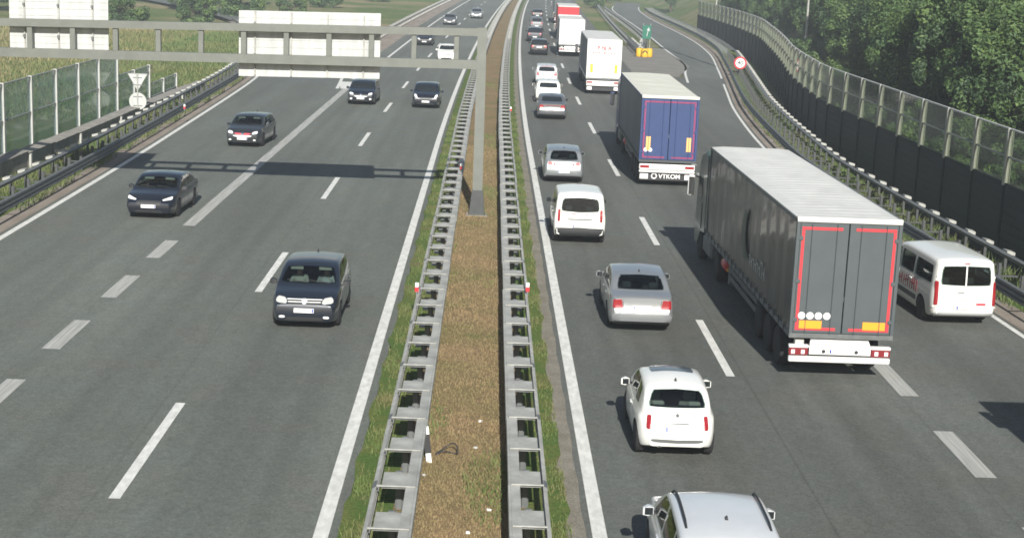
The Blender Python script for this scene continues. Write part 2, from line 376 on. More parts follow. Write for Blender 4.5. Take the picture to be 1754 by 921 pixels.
# carriageways --------------------------------------------------------
Y=ys_(NEAR,112,2.)
road_l=strip('left_carriageway',[(LX(y)-.28,y) for y in Y],[(-2.28+C(y),y) for y in Y],-.02,'asphalt_left',kind='structure',nsub=4)
Y2=ys_(112,420,4.)
strip('left_carriageway_beyond',[(-11.4+C(y)-max(0,(min(y,135)-112)*.0),y) for y in Y2],[(-2.28+C(y),y) for y in Y2],-.02,'asphalt_left',kind='structure',nsub=3)
RIN=pchip([(110,-11.0),(120,-11.6),(135,-13.3),(170,-19.3),(210,-30),(260,-51),(330,-92)])     # right side of the joining slip road
Y3=ys_(112,330,3.)
strip('joining_slip_road',[(LX(y)-.28,y) for y in Y3],[(RIN(y)+.4,y) for y in Y3],-.024,'asphalt_ramp',kind='structure',nsub=2)
gore=strip('left_gore_pavement',[(RIN(y)+.3,y) for y in ys_(112,143,3)],[(-10.6+C(y),y) for y in ys_(112,143,3)],-.028,'asphalt_left',kind='structure')
Y=ys_(NEAR,134,2.)
road_r=strip('right_carriageway',[(1.92+C(y),y) for y in Y],[(RE(y)+.24,y) for y in Y],-.02,'asphalt_right',kind='structure',nsub=4)
Y2=ys_(134,420,4.)
strip('right_carriageway_beyond',[(1.92+C(y),y) for y in Y2],[(12.9+C(y),y) for y in Y2],-.02,'asphalt_right',kind='structure',nsub=3)
XIN=pchip([(125,16.3),(138,17.6),(150,19.0),(175,19.9),(210,21.2),(240,22.0),(300,23.5),(360,29)])   # left side of the exit slip road
Y3=ys_(134,360,3.)
strip('exit_slip_road',[(XIN(y)-.3,y) for y in Y3],[(RE(y)+.24,y) for y in Y3],-.024,'asphalt_ramp',kind='structure',nsub=2)
b=MB(); gp=[(12.6,134),(16.5,134),(19.2,148),(19.7,176),(17.2,180),(13.9,180)]
b.add([(x,y,-.014) for x,y in gp],[tuple(range(6))])
tag(b.build('exit_gore_island','gore_paving',fix=False),kind='structure')
# shoulders, verges, median
for nm,a,bb,y0,y1,mm,zz in [('left_shoulder',lambda y:LX(y)-1.15,lambda y:LX(y)-.27,NEAR,200,'shoulder',-.012),
    ('right_shoulder',lambda y:RE(y)+.20,lambda y:RX(y)+.35,NEAR,300,'shoulder',-.012),
    ('left_verge',lambda y:LX(y)-7.5,lambda y:LX(y)-1.1,NEAR,150,'verge_grass',-.03),
    ('right_verge',lambda y:RX(y)+.3,lambda y:RX(y)+1.95,NEAR,260,'verge_grass',-.03),
    ('median_strip',lambda y:-1.45+C(y),lambda y:.95+C(y),NEAR,420,'median_soil',.012),
    ('median_grass_left',lambda y:-2.30+C(y)+.05*math.sin(y*1.9)+.04*math.sin(y*4.7),lambda y:-1.40+C(y),NEAR,420,'verge_grass',.004),
    ('median_grass_right',lambda y:.90+C(y),lambda y:1.68+C(y)+.06*math.sin(y*1.7)+.04*math.sin(y*4.1),NEAR,420,'verge_grass',.004),
    ('median_gravel',lambda y:1.5+C(y),lambda y:1.97+C(y)+.02*math.sin(y*2.3),NEAR,420,'gravel_mat',-.004),
    ('far_verge',lambda y:-14.5+C(y),lambda y:-11.35+C(y),150,420,'shoulder',-.03)]:
    Y=ys_(y0,y1,.8 if 'median_g' in nm else 2.)
    strip(nm,[(a(y),y) for y in Y],[(bb(y),y) for y in Y],zz,mm,kind='structure')
# painted lines: children of the carriageways
def line(name,parent,fx,w,y0,y1,m='line_white',st=3.,z=-.014):
    Y=ys_(y0,y1,st); return strip(name,[(fx(y)-w/2,y) for y in Y],[(fx(y)+w/2,y) for y in Y],z,m,parent)
line('edge_line',road_l,lambda y:-2.60+C(y),.26,NEAR,400)
line('edge_line',road_r,lambda y:2.22+C(y),.26,NEAR,400)
line('edge_line',road_l,LX,.22,NEAR,200)
line('edge_line',road_r,lambda y:RE(y)-.02,.17,NEAR,128)
line('edge_line',road_r,lambda y:RE(y)-.02,.17,134,330)
P=17.22
for k in range(-3,20):
    y0=26.3+k*P; line('lane_dash',road_l,lambda y:-6.48+C(y),.21,y0,y0+6.0)
    y0=36.1+k*P; line('lane_dash',road_r,lambda y:6.16+C(y),.21,y0,y0+5.9)
for k in range(-8,3):
    y0=36.4+k*5.72; line('merge_dash',road_l,lambda y:-10.47,.44,y0,y0+3.0,'line_worn')
line('merge_line',road_l,lambda y:-10.47+.25*max(0,(y-60)/50),.44,53.7,110,'line_worn')
for k in range(-9,12):
    y0=34.9-k*-5.78; line('merge_dash',road_r,lambda y:10.24+C(y),.44,y0,y0+3.05,'line_worn')
line('edge_line',road_l,lambda y:-10.1+C(y),.24,110,400)
line('gore_line',road_l,lambda y:RIN(y)+.15,.24,110,200)
for k in range(5):     # hatching in the left gore
    y0=111.5+k*6.2; wl=RIN(y0+2)+.2; wr=-10.1
    b=MB(); b.add([(wl,y0+2.6,-.014),(wr,y0,-.014),(wr,y0+1.3,-.014),(wl,y0+3.9,-.014)],[(0,1,2,3)]); b.build('gore_hatch','line_white',road_l,fix=False)
b=MB(); b.add([(-10.6,110.,-.013),(-10.1,110.,-.013),(-10.1,116,-.013),(-11.3,116,-.013)],[(0,1,2,3)]); b.build('gore_nose','line_white',road_l,fix=False)
line('gore_end_line',road_l,lambda y:-11.0+C(y)-.5,1.6,141.6,142.3)
line('edge_line',road_r,lambda y:10.3+C(y),.22,112,400)
line('edge_line',road_r,lambda y:XIN(y)-.05,.2,128,330)
b=MB(); a0,a1=G(1130,80),G(1228,114)  # narrow near-black strip of uneven width along the exit slip road
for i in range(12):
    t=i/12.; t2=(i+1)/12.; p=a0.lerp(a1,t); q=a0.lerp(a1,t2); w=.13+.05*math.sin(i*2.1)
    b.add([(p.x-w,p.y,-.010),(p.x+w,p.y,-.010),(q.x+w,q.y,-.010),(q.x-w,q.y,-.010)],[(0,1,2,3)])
b.build('dark_strip','strip_black',road_r,fix=False)
#@@STRUCT
# ------------------------------------------------------------------ guardrails
def wbeam(side,ln,waves=2,z0=.44,x=0.):
    prof=[]; h=.155
    for k in range(waves):
        a=z0+k*h; prof+=[(.02,a+.005),(.08,a+.035),(.08,a+.105),(.02,a+.14)]
    ring=[(p[0],p[1]) for p in prof]+[(p[0]-.014,p[1]) for p in prof[::-1]]
    b=MB(); b.rings([[(x+side*q[0],0,q[1]) for q in ring],[(x+side*q[0],ln,q[1]) for q in ring]]); return b
def rail(name,label,fx,side,w,y0,y1,yfar,style,waves=2,z0=.44,group=None,front='galv',back='galv'):
    t=thing(name,label,'guardrail',(fx(y0),y0,0),0,group)
    org=Vector((fx(y0),y0,0))
    ztop=z0+.155*waves
    bm=wbeam(side,4.02,waves,z0).mesh('beam',front,40)
    bb=MB(); xb=-side*w
    bb.box(min(xb,xb-side*.05),max(xb,xb-side*.05),0,4.02,ztop-.20,ztop-.006,.008); bb.box(min(xb,xb+side*.16),max(xb,xb+side*.16),0,4.02,ztop-.030,ztop-.008)
    bkm=bb.mesh('back_rail',back,30)
    p=MB(); xm=-side*w*.5
    p.box(xm-.05,xm+.05,-.035,.035,-.15,ztop-.03,.006); p.box(xm-.07,xm+.07,.03,.045,-.15,ztop-.04)
    pm=p.mesh('post','galv_dark' if style=='median' else 'rail_dark')
    k=MB()
    xf=side*.02; xbk=-side*w
    a,bx=min(xf,xbk),max(xf,xbk)
    if style=='median':
        k.box(a,bx,-.028,.028,ztop-.005,ztop+.022,.006)
        km2=MB().box(a+.08,bx-.04,.04,.86,ztop-.055,ztop-.040,.004).mesh('top_plate','galv'); km3=MB().box(a+.12,bx-.10,1.15,1.6,.34,.36,.004).mesh('lower_plate','galv')
    else:
        k.box(a,bx,-.025,.025,.34,.40,.006)
    km=k.mesh('bracket','rail_dark' if style!='median' else 'galv')
    cm=None
    if style=='side':
        c=MB(); x1=-side*(w+.06); x2=-side*(w+.34); lo,hi=min(x1,x2),max(x1,x2)
        c.add([(x1,-.2,ztop+.05),(x2,-.2,ztop-.01),(x2,.2,ztop-.01),(x1,.2,ztop+.05),(x1,-.2,ztop-.05),(x2,-.2,ztop-.12),(x2,.2,ztop-.12),(x1,.2,ztop-.05)],[(0,1,2,3),(7,6,5,4),(0,4,5,1),(1,5,6,2),(2,6,7,3),(3,7,4,0)])
        cm=c.mesh('cap_plate','galv')
        q=MB(); xc=-side*(w+.1); q.box(xc-.05,xc+.05,-.04,.04,-.3,ztop,.006); qm=q.mesh('rear_post','rail_dark')
    if style=='median': spm=wbeam(side,.34,waves,z0+.001,side*.008).mesh('splice_plate','galv_dark',40)
    y=y0
    while y<y1:
        q0=Vector((fx(y),y,0)); q1=Vector((fx(y+4),y+4,0)); d=q1-q0; rz=-math.atan2(d.x,d.y); sc=d.length/4.
        jit=rng.uniform(-.012,.012)
        if style=='median': link_mesh('splice_plate',spm,t,q0-org+Vector((jit,0,0)),(0,0,rz))
        link_mesh('beam',bm,t,q0-org+Vector((jit,0,0)),(0,0,rz),(1,sc,1)); link_mesh('back_rail',bkm,t,q0-org+Vector((jit,0,0)),(0,0,rz),(1,sc,1))
        for j in (0,2):
            l=q0+d*(j/4.)-org; link_mesh('post',pm,t,l+Vector((0,.9 if style=='median' else 0,0)),(0,0,rz)); link_mesh('bracket',km,t,l,(0,0,rz+rng.uniform(-.012,.012)))
            if style=='median': link_mesh('top_plate',km2,t,l,(0,0,rz)); link_mesh('lower_plate',km3,t,l,(0,0,rz))
            if cm: link_mesh('cap_plate',cm,t,l,(rng.uniform(-.04,.04),0,rz+rng.uniform(-.06,.06))); link_mesh('rear_post',qm,t,l,(0,0,rz))
        y+=4
    if yfar>y:
        far=MB(); yf=y
        while yf<yfar:
            q0=Vector((fx(yf),yf,0))-org; q1=Vector((fx(yf+4),yf+4,0))-org
            for xo,za,zb_ in ((side*.05,.44,ztop),(-side*w,ztop-.2,ztop)):
                far.add([(q0.x+xo-.03,q0.y,za),(q0.x+xo+.03,q0.y,za),(q0.x+xo+.03,q0.y,zb_),(q0.x+xo-.03,q0.y,zb_),(q1.x+xo-.03,q1.y,za),(q1.x+xo+.03,q1.y,za),(q1.x+xo+.03,q1.y,zb_),(q1.x+xo-.03,q1.y,zb_)],
                  [(0,3,7,4),(1,2,6,5),(3,2,6,7),(0,1,5,4)])
            for j in (0,2):
                l=q0+(q1-q0)*(j/4.); far.box(l.x+min(side*.05,-side*w),l.x+max(side*.05,-side*w),l.y-.03,l.y+.8 if style=='median' else l.y+.05,ztop-.05,ztop-.01); far.box(l.x-side*w*.5-.05,l.x-side*w*.5+.05,l.y-.03,l.y+.03,-.1,ztop-.06)
            yf+=4
        o=far.build('distant_run',front,t); o['kind']='stuff'
    return t
rail('guardrail','ladder-topped galvanised guardrail on the median beside the left carriageway',lambda y:-1.68+C(y),-1,.66,17.3,172,360,'median')
rail('guardrail','ladder-topped galvanised guardrail on the median beside the right carriageway',lambda y:1.20+C(y),1,.56,17.6,172,360,'median')
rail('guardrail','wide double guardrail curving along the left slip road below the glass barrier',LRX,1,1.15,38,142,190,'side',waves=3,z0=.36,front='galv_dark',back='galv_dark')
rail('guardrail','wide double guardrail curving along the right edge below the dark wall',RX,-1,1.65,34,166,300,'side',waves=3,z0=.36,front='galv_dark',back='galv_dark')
rail('guardrail','distant guardrail along the left side of the oncoming lanes beyond the gore',lambda y:-13.4+C(y),1,.5,150,154,360,'side')
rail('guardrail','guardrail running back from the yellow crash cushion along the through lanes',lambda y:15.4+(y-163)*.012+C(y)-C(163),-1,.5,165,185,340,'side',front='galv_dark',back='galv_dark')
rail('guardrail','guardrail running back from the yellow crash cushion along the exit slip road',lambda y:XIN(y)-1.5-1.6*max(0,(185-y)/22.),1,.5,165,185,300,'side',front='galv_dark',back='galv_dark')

# red and white reflectors clamped to the rails
def reflector(px,py,z,label):
    p=G(px,py,z); t=thing('rail_reflector',label,'reflector',(p.x,p.y,z-.12),0,'reflectors clamped to the guardrails')
    MB().box(-.045,.045,-.02,.02,0,.22,.01).build('body','plate_white',t); MB().box(-.05,.05,-.026,-.021,-.03,.10).build('red_band','red_paint',t); MB().box(-.02,.02,-.02,.02,-.14,-.005).build('bracket','galv_dark',t)
reflector(714,490,.95,'white and red reflector on the left median guardrail, level with the silver saloon')
reflector(904,490,.95,'white and red reflector on the right median guardrail, level with the silver saloon')
reflector(875,186,.95,'small white reflector on the right median guardrail beside the grey saloon')
reflector(790,284,.95,'small white reflector on the left median guardrail where the gantry shadow crosses')
reflector(316,182,.95,'red and white reflector on the left slip road guardrail near the yield sign')

# ------------------------------------------------------------------ sign gantry
GY=58.2
ZL=lambda x:5.74+(x+.3)*.0125; ZU=lambda x:6.95+(x+.3)*.018
gt=thing('sign_gantry','grey steel portal gantry standing in the median and spanning the oncoming lanes','gantry',(-.3,GY,0))
def gl(x,y,z): return (x+.3,y-GY,z)
b=MB(); b.rings([[(sx*.19,sy*.19,.95) for sx,sy in ((-1,-1),(1,-1),(1,1),(-1,1))],[(sx*.17-.03,sy*.17,7.12) for sx,sy in ((-1,-1),(1,-1),(1,1),(-1,1))]]); b.build('pole','gantry_grey',gt)
b=MB(); b.rings([[(sx*.33,sy*.30,.03) for sx,sy in ((-1,-1),(1,-1),(1,1),(-1,1))],[(sx*.30,sy*.27,.08) for sx,sy in ((-1,-1),(1,-1),(1,1),(-1,1))],[(sx*.205,sy*.205,.98) for sx,sy in ((-1,-1),(1,-1),(1,1),(-1,1))]]); b.build('base_sleeve','gantry_base',gt)
b=MB(); b.box(-.42,.42,-.40,.40,-.1,.03,.02); b.build('footing','concrete',gt)
b=MB(); b.rings([[(-19.0+sx*.21,sy*.21,-.2) for sx,sy in ((-1,-1),(1,-1),(1,1),(-1,1))],[(-19.0+sx*.17,sy*.17,6.8) for sx,sy in ((-1,-1),(1,-1),(1,1),(-1,1))]]); b.build('pole','gantry_grey',gt)
for nm,Z,hh in (('lower_chord',ZL,.165),('upper_chord',ZU,.14)):
    b=MB(); xa,xb=-19.3,-.28
    b.rings([[gl(x,GY-.15,Z(x)-hh),gl(x,GY+.15,Z(x)-hh),gl(x,GY+.15,Z(x)+hh),gl(x,GY-.15,Z(x)+hh)] for x in (xa,xb)]); b.build(nm,'gantry_grey',gt)
for k in range(11):
    x=-1.28-k*1.597
    b=MB(); b.box(x+.3-.10,x+.3+.10,-.09,.09,ZL(x)+.16,ZU(x)-.135,.012); b.build('strut','gantry_grey',gt)
def board(label,x0,x1,z0,z1,slope,nrib,n):
    t=thing('direction_sign',label,'road sign',((x0+x1)/2,GY+.30,z0),0,'direction signs seen from behind on the gantry')
    w=(x1-x0)/2; h=(z1-z0)/n
    for k in range(n):
        b=MB(); za=k*h+.004; zb=(k+1)*h-.004
        b.add([(-w,0,za-slope*w),(w,0,za+slope*w),(w,0,zb+slope*w),(-w,0,zb-slope*w),(-w,.035,za-slope*w),(w,.035,za+slope*w),(w,.035,zb+slope*w),(-w,.035,zb-slope*w)],[(0,1,2,3),(7,6,5,4),(0,4,5,1),(1,5,6,2),(2,6,7,3),(3,7,4,0)])
        b.build('plank','sign_back',t)
    for k in range(nrib):
        x=-w+ (k+.45)*2*w/(nrib-.1)
        MB().box(x-.03,x+.03,-.07,-.004,.02,(z1-z0)-.05,.006).build('rib','galv',t)
        MB().box(x-.035,x+.035,-.165,-.075,.72,.84).build('clamp','galv_dark',t); MB().box(x-.035,x+.035,-.165,-.075,1.9,2.0).build('clamp','galv_dark',t)
board('wide white-backed direction sign on the gantry above the merging lanes',-9.50,-4.17,4.98,7.44,.017,4,9)
board('white-backed direction sign at the far left end of the gantry',-18.1,-14.40,5.36,8.2,.017,3,11)

# ------------------------------------------------------------------ left glass noise barrier and its concrete wall
lb=thing('noise_barrier','stepped clear noise barrier with pale posts behind the left slip road','noise barrier',(-20.5,49,0))
topz=lambda y:3.68 if y<85 else (2.47 if y<93.5 else 1.36)
pY=[49+4*k-.0 for k in range(14)]
for i,y in enumerate(pY):
    tz=max(topz(y-.1),topz(y+.1))+.03 if i else 3.7
    b=MB(); b.box(-.075,.075,y-49-.015,y-49+.015,.1,tz); b.box(-.09,-.075,y-49-.08,y-49+.08,.1,tz); b.box(.075,.09,y-49-.08,y-49+.08,.1,tz); b.build('post','post_light',lb)
for y in pY[:-1]:
    tz=topz(y+2); y0=y-49+.085; y1=y-49+3.915; zm=2.1 if tz>2.2 else None
    for za,zb in ([(.55,zm-.03),(zm+.03,tz-.05)] if zm else [(.55,tz-.05)]):
        MB().box(-.012,.012,y0,y1,za,zb).build('pane','glass_left',lb)
    MB().box(-.045,.045,y0,y1,tz-.048,tz,.008).build('top_rail','post_steel',lb)
    if zm: MB().box(-.04,.04,y0,y1,zm-.028,zm+.028,.008).build('mid_rail','post_steel',lb)
    MB().box(-.05,.05,y0,y1,.35,.548,.008).build('base_rail','post_steel',lb)
cw=thing('concrete_wall','low weathered concrete retaining wall with sloping caps below the glass barrier','wall',(-19.7,57,0))
for k in range(12):
    y0=k*4.; hh=.95-.03*k+rng.uniform(-.03,.03); off=.012*k
    MB().box(-.24,.20,y0+.02,y0+3.98,-.35,hh-.11,.02).build('wall_block','concrete',cw,loc=(off,0,0))
    b=MB(); b.add([(-.3,y0+.0,hh),(.26,y0+.0,hh-.07),(.26,y0+3.96,hh-.07),(-.3,y0+3.96,hh),(-.3,y0+.0,hh-.1),(.26,y0+.0,hh-.1),(.26,y0+3.96,hh-.1),(-.3,y0+3.96,hh-.1)],[(0,1,2,3),(7,6,5,4),(0,4,5,1),(1,5,6,2),(2,6,7,3),(3,7,4,0)]); b.build('cap_slab','concrete',cw,loc=(off,0,0))
    if k%2==0: MB().box(.205,.31,y0+.1,y0+.3,-.35,hh-.13,.02).build('pilaster','post_light',cw,loc=(off,0,0))

# ------------------------------------------------------------------ right noise barrier: dark wall below, glass above
BX=pchip([(18,20.0),(90,20.05),(100,20.8),(113,22.2),(127,24.2),(150,27.2),(175,30.0),(205,31.3),(240,31.6),(280,33)])
rb=thing('noise_barrier','long noise barrier of dusty glass panels on a dark wall along the right','noise barrier',(20,38.3,0))
org=Vector((20,38.3,0))
y=38.3; prev=None
def hpost(za,zb,m):
    q=MB(); q.box(-.10,.10,-.018,.018,za,zb); q.box(-.12,-.10,-.09,.09,za,zb); q.box(.10,.12,-.09,.09,za,zb); return q.mesh('post',m)
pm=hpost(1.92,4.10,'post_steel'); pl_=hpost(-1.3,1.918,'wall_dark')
lp=MB(); lp.box(-.02,.02,.10,3.90,-1.3,1.90,.0); 
for k in range(9): lp.box(-.05,-.021,.11,3.89,-1.1+k*.335,-1.1+k*.335+.30,.01)
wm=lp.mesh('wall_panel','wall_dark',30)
gm1=MB().box(-.01,.01,.1,3.9,2.02,2.98).mesh('pane','glass_right'); gm2=MB().box(-.01,.01,.1,3.9,3.06,4.04).mesh('pane','glass_right')
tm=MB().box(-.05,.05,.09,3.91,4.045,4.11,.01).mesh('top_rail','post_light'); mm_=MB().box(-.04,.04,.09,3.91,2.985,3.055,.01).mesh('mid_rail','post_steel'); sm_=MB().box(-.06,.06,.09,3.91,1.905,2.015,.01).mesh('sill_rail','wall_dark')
while y<236:
    q0=Vector((BX(y),y,0)); 
    y2=y+4
    for _ in range(3): d=Vector((BX(y2),y2,0))-q0; y2=y+4*(y2-y)/d.length
    q1=Vector((BX(y2),y2,0)); d=q1-q0; rz=-math.atan2(d.x,d.y); l=q0-org
    link_mesh('post',pm,rb,l,(0,0,rz)); link_mesh('wall_post',pl_,rb,l,(0,0,rz)); link_mesh('wall_panel',wm,rb,l,(0,0,rz))
    for mname,mm in (('pane',gm1),('pane',gm2),('top_rail',tm),('mid_rail',mm_),('sill_rail',sm_)): link_mesh(mname,mm,rb,l,(0,0,rz))
    y=y2

# ------------------------------------------------------------------ signs, posts and small things
p=G(236,206)
t=thing('road_sign','pale back of a triangular yield sign above a round sign beside the left slip road','road sign',(p.x,p.y,-.05))
MB().tube([(0,0,-.2),(0,0,2.62)],.035,10).build('pole','galv',t)
def disc(r,y0,y1,z,m,name,n=28):
    b=MB(); b.lathe([(y0,r),(y1,r)],'y',n,(0,0,z)); return b.build(name,m,t,smooth=40)
b=MB(); tri=[(-.54,2.62),(.54,2.62),(0,1.68)]; b.add([(x,.05,z) for x,z in tri]+[(x,.065,z) for x,z in tri],[(0,1,2),(5,4,3),(0,3,4,1),(1,4,5,2),(2,5,3,0)]); b.build('triangle_plate','sign_back',t)
b=MB()
for i in range(3):
    a,c=tri[i],tri[(i+1)%3]; b.tube([(a[0],.048,a[1]),(c[0],.048,c[1])],.016,6)
b.build('edge_fold','galv',t)
disc(.48,.05,.065,1.10,'sign_back','round_plate')
for z in (2.4,2.0,1.35,.85): MB().box(-.25,.25,.032,.048,z-.02,z+.02).build('clamp','galv_dark',t)
p=Vector((22.25,137.,-.4))
t=thing('speed_sign','round red-ringed 40 speed limit sign behind the right guardrail at the exit bend','road sign',p,-.12)
MB().tube([(0,0,-.6),(0,0,2.1)],.035,10).build('pole','galv',t)
disc(.56,-.055,-.04,1.62,'red_paint','red_ring'); disc(.42,-.063,-.056,1.62,'plate_white','white_face')
link_mesh('numerals',text_mesh('40',.5,.002,'letter_black','numerals',.008),t,(0,-.068,1.62),(R(90),0,0))
p=G(1291,72)
def lamp(p,h,label):
    t=thing('lamp_post',label,'lamp post',p,0,'lamp posts beside the exit slip road')
    MB().tube([(0,0,-1.6),(0,0,1.2),(0,0,h)],[.17,.14,.08],12).build('column','galv',t,smooth=50)
    MB().tube([(0,0,h-.1),(-.3,0,h+.3),(-1.8,0,h+.55)],[.06,.05,.04],8).build('arm','galv',t,smooth=50)
    MB().box(-2.6,-1.75,-.14,.14,h+.48,h+.62,.05).build('lamp_head','plastic_grey',t)
    MB().box(-.24,.24,-.24,.24,-1.6,-1.1,.02).build('base_plate','concrete',t)
lamp(Vector((32.6,160,0)),11,'tall grey lamp post behind the right glass barrier at the bend')
lamp(Vector((33.5,232,0)),11,'thin far lamp post behind the slip road barrier')
# crash cushion
p=G(1104,98)
t=thing('crash_cushion','yellow and black crash cushion at the exit gore','crash cushion',(p.x,p.y,0)); t.scale=(.8,.8,.8)
for k in range(3):
    b=MB(); b.lathe([(0,.42),(.06,.46),(.5,.46),(.62,.46),(1.02,.44),(1.08,.3)],'z',18,((k-1)*.62*(1 if k!=1 else 0),(.0 if k==1 else .8),0)); b.build('barrel','yellow',t,smooth=40)
b=MB()
for sx in (-1,1): b.add([(sx*.02,-.49,.95),(sx*.02,-.49,.72),(sx*.34,-.36,.42),(sx*.34,-.36,.64)],[(0,1,2,3)])
b.build('chevron','letter_black',t)
MB().box(-1.1,1.1,1.3,1.8,.25,1.0,.05).build('backing_frame','plastic_dark',t)
p=Vector((17.2,171,0))
t=thing('exit_sign','green exit marker sign on posts behind the crash cushion','road sign',p)
MB().box(-.48,.48,-.02,.02,1.3,2.8,.01).build('panel','green_sign',t)
b=MB(); b.add([(-.03,-.03,1.6),(.05,-.03,1.6),(.17,-.03,2.2),(.33,-.03,2.18),(.20,-.03,2.6),(-.03,-.03,2.25),(.09,-.03,2.22)],[(0,1,2,6),(5,6,2,3,4)]); b.build('arrow','letter_grey',t)
for sx in (-.4,.4): MB().tube([(sx,.05,-.1),(sx,.05,3.0)],.035,8).build('post','galv',t)
# median delineator, hose loop and litter
p=G(735,792)
t=thing('delineator_post','leaning black and white delineator post in the median','delineator',(p.x,p.y,.01)); t.rotation_euler=(R(-4),R(-7),0)
MB().rings([[(-.055,-.03,-.1),(.055,-.03,-.1),(.055,.03,-.1),(-.055,.03,-.1)],[(-.05,-.028,.19),(.05,-.028,.19),(.05,.028,.19),(-.05,.028,.19)]]).build('white_foot','plate_white',t)
MB().rings([[(-.058,-.033,.19),(.058,-.033,.19),(.058,.033,.19),(-.058,.033,.19)],[(-.055,-.032,.57),(.055,-.032,.57),(.055,.032,.57),(-.055,.032,.57)]]).build('black_sleeve','plastic_dark',t)
MB().rings([[(-.056,-.03,.572),(.056,-.03,.572),(.056,.03,.572),(-.056,.03,.572)],[(-.052,-.026,.70),(.052,-.026,.70),(.052,.02,.72),(-.052,.02,.72)]]).build('white_cap','plate_white',t)
p0=G(747,778)
pa=[(0,0,.03),(.10,.10,.07),(.22,.17,.14),(.33,.16,.20),(.41,.06,.17),(.43,-.05,.06),(.40,.02,.03),(.27,.03,.05),(.14,-.02,.09),(.03,-.03,.03),(-.02,-.05,.02)]
sm=[]
for i in range(len(pa)-1):
    a,bq,c_,d_=[Vector(pa[min(max(i+k,0),len(pa)-1)]) for k in (-1,0,1,2)]
    for s in range(5):
        u=s/5.; sm.append(.5*((2*bq)+(c_-a)*u+(2*a-5*bq+4*c_-d_)*u*u+(3*bq-a-3*c_+d_)*u**3))
b=MB(); b.tube(sm,.014,8)
o=b.build('cable_loop','plastic_dark',smooth=60,loc=(p0.x,p0.y,.0)); tag(o,'black cable loop sticking out of the dry median grass','cable')
for i,(px,py,s,lb_) in enumerate([(823,723,.045,'white paper scrap on the median right of the cable loop'),(815,768,.055,'pale scrap just right of the cable loop'),(837,875,.045,'white pebble-like litter near the bottom of the median'),(801,914,.06,'white litter at the bottom edge of the median'),(727,815,.04,'small white litter just below the delineator post')]):
    p=G(px,py); b=MB(); r=random.Random(i)
    pts=[(s*math.cos(k*1.05)*r.uniform(.6,1.1),s*.7*math.sin(k*1.05)*r.uniform(.6,1.1)) for k in range(6)]
    b.rings([[(x,y,.0) for x,y in pts],[(x*.9,y*.9,.03+.012*r.random()) for x,y in pts],[(x*.4,y*.4,.035) for x,y in pts]])
    tag(b.build('litter','letter_grey' if i in (1,4) else 'sticker',loc=(p.x,p.y,.01)),lb_,'litter','litter in the median')
#@@VEG
# ------------------------------------------------------------------ vegetation
def crown_mesh(name,seed,rx,ry,rz,nclump,nleaf,ls,m,flat=.0):
    r=random.Random(seed); V=[];F=[];MI=[]
    for c in range(nclump):
        cmi=r.choice((0,0,0,1,2))
        while True:
            p=Vector((r.uniform(-1,1),r.uniform(-1,1),r.uniform(-1,1)))
            if .25<p.length<=1: break
        p=p*(p.length**-.35)*.82
        cr=r.uniform(.14,.25)
        for k in range(nleaf):
            q=Vector((r.gauss(0,1),r.gauss(0,1),r.gauss(0,1))).normalized()
            rad=cr*(r.random()**.4)
            P=p+q*rad*Vector((1,1,.8)).length/1.6
            P=Vector((P.x*rx,P.y*ry,P.z*rz))
            n=(q+Vector((r.uniform(-.7,.7),r.uniform(-.7,.7),r.uniform(-.2,.9)))).normalized()
            u=n.orthogonal().normalized(); a=r.uniform(0,6.28); w=n.cross(u); u,w=u*math.cos(a)+w*math.sin(a),w*math.cos(a)-u*math.sin(a)
            s=ls*r.uniform(.5,1.55); i=len(V)
            V+= [P-u*s,P-w*s*.45+n*s*.1,P+u*s,P+w*s*.45+n*s*.1]; F.append((i,i+1,i+2,i+3)); MI.append(cmi if r.random()<.85 else r.randrange(3))
    b=MB(); b.add(V,F); b.m=MI
    alt=[m]+[q for q in ('leaf_a','leaf_b','leaf_c') if q!=m]; return b.mesh(name,alt,fix=False)
def trunk_mesh(seed,h,r0,spread):
    r=random.Random(seed); b=MB()
    pts=[(0,0,-.3),(r.uniform(-.1,.1),r.uniform(-.1,.1),h*.35),(r.uniform(-.3,.3),r.uniform(-.3,.3),h*.7),(r.uniform(-.4,.4),r.uniform(-.4,.4),h)]
    b.tube(pts,[r0*1.3,r0,r0*.65,r0*.15],8)
    for k in range(7):
        t=r.uniform(.3,.85); z=h*t; a=k*2.4; ln=spread*r.uniform(.5,.9)
        b.tube([(0,0,z),(math.cos(a)*ln*.5,math.sin(a)*ln*.5,z+ln*.35),(math.cos(a)*ln,math.sin(a)*ln,z+ln*.8)],[r0*.4,r0*.25,r0*.06],6)
    return b.mesh('trunk','bark',60)
KIND=[]
for i,(rx,rz,nc,nl,ls,m) in enumerate([(3.3,4.2,80,230,.115,'leaf_a'),(2.8,4.8,75,230,.11,'leaf_c'),(3.6,3.8,84,230,.12,'leaf_b'),(1.9,1.7,46,170,.09,'leaf_b'),(2.2,1.8,50,170,.09,'leaf_a')]):
    KIND.append((crown_mesh('crown',30+i,rx,rx*.95,rz,nc,nl,ls,m),trunk_mesh(50+i,rz*1.7 if i<3 else rz*.9,.2 if i<3 else .07,rx*.9),rz))
PHRASE=['broad mid green tree','slim dark green tree','bright bushy tree','small light green shrub','rounded green shrub']
def tree(k,x,y,s,label,group,sink=0.):
    cm,tm,rz=KIND[k]; z=terr(x,y)-sink
    t=thing('tree' if k<3 else 'shrub',label,'tree' if k<3 else 'shrub',(x,y,z),rng.uniform(0,6.28),group); t.scale=(s,s,s*rng.uniform(.9,1.12))
    link_mesh('crown',cm,t,(0,0,rz*(1.18 if k<3 else .78))); link_mesh('trunk',tm,t)
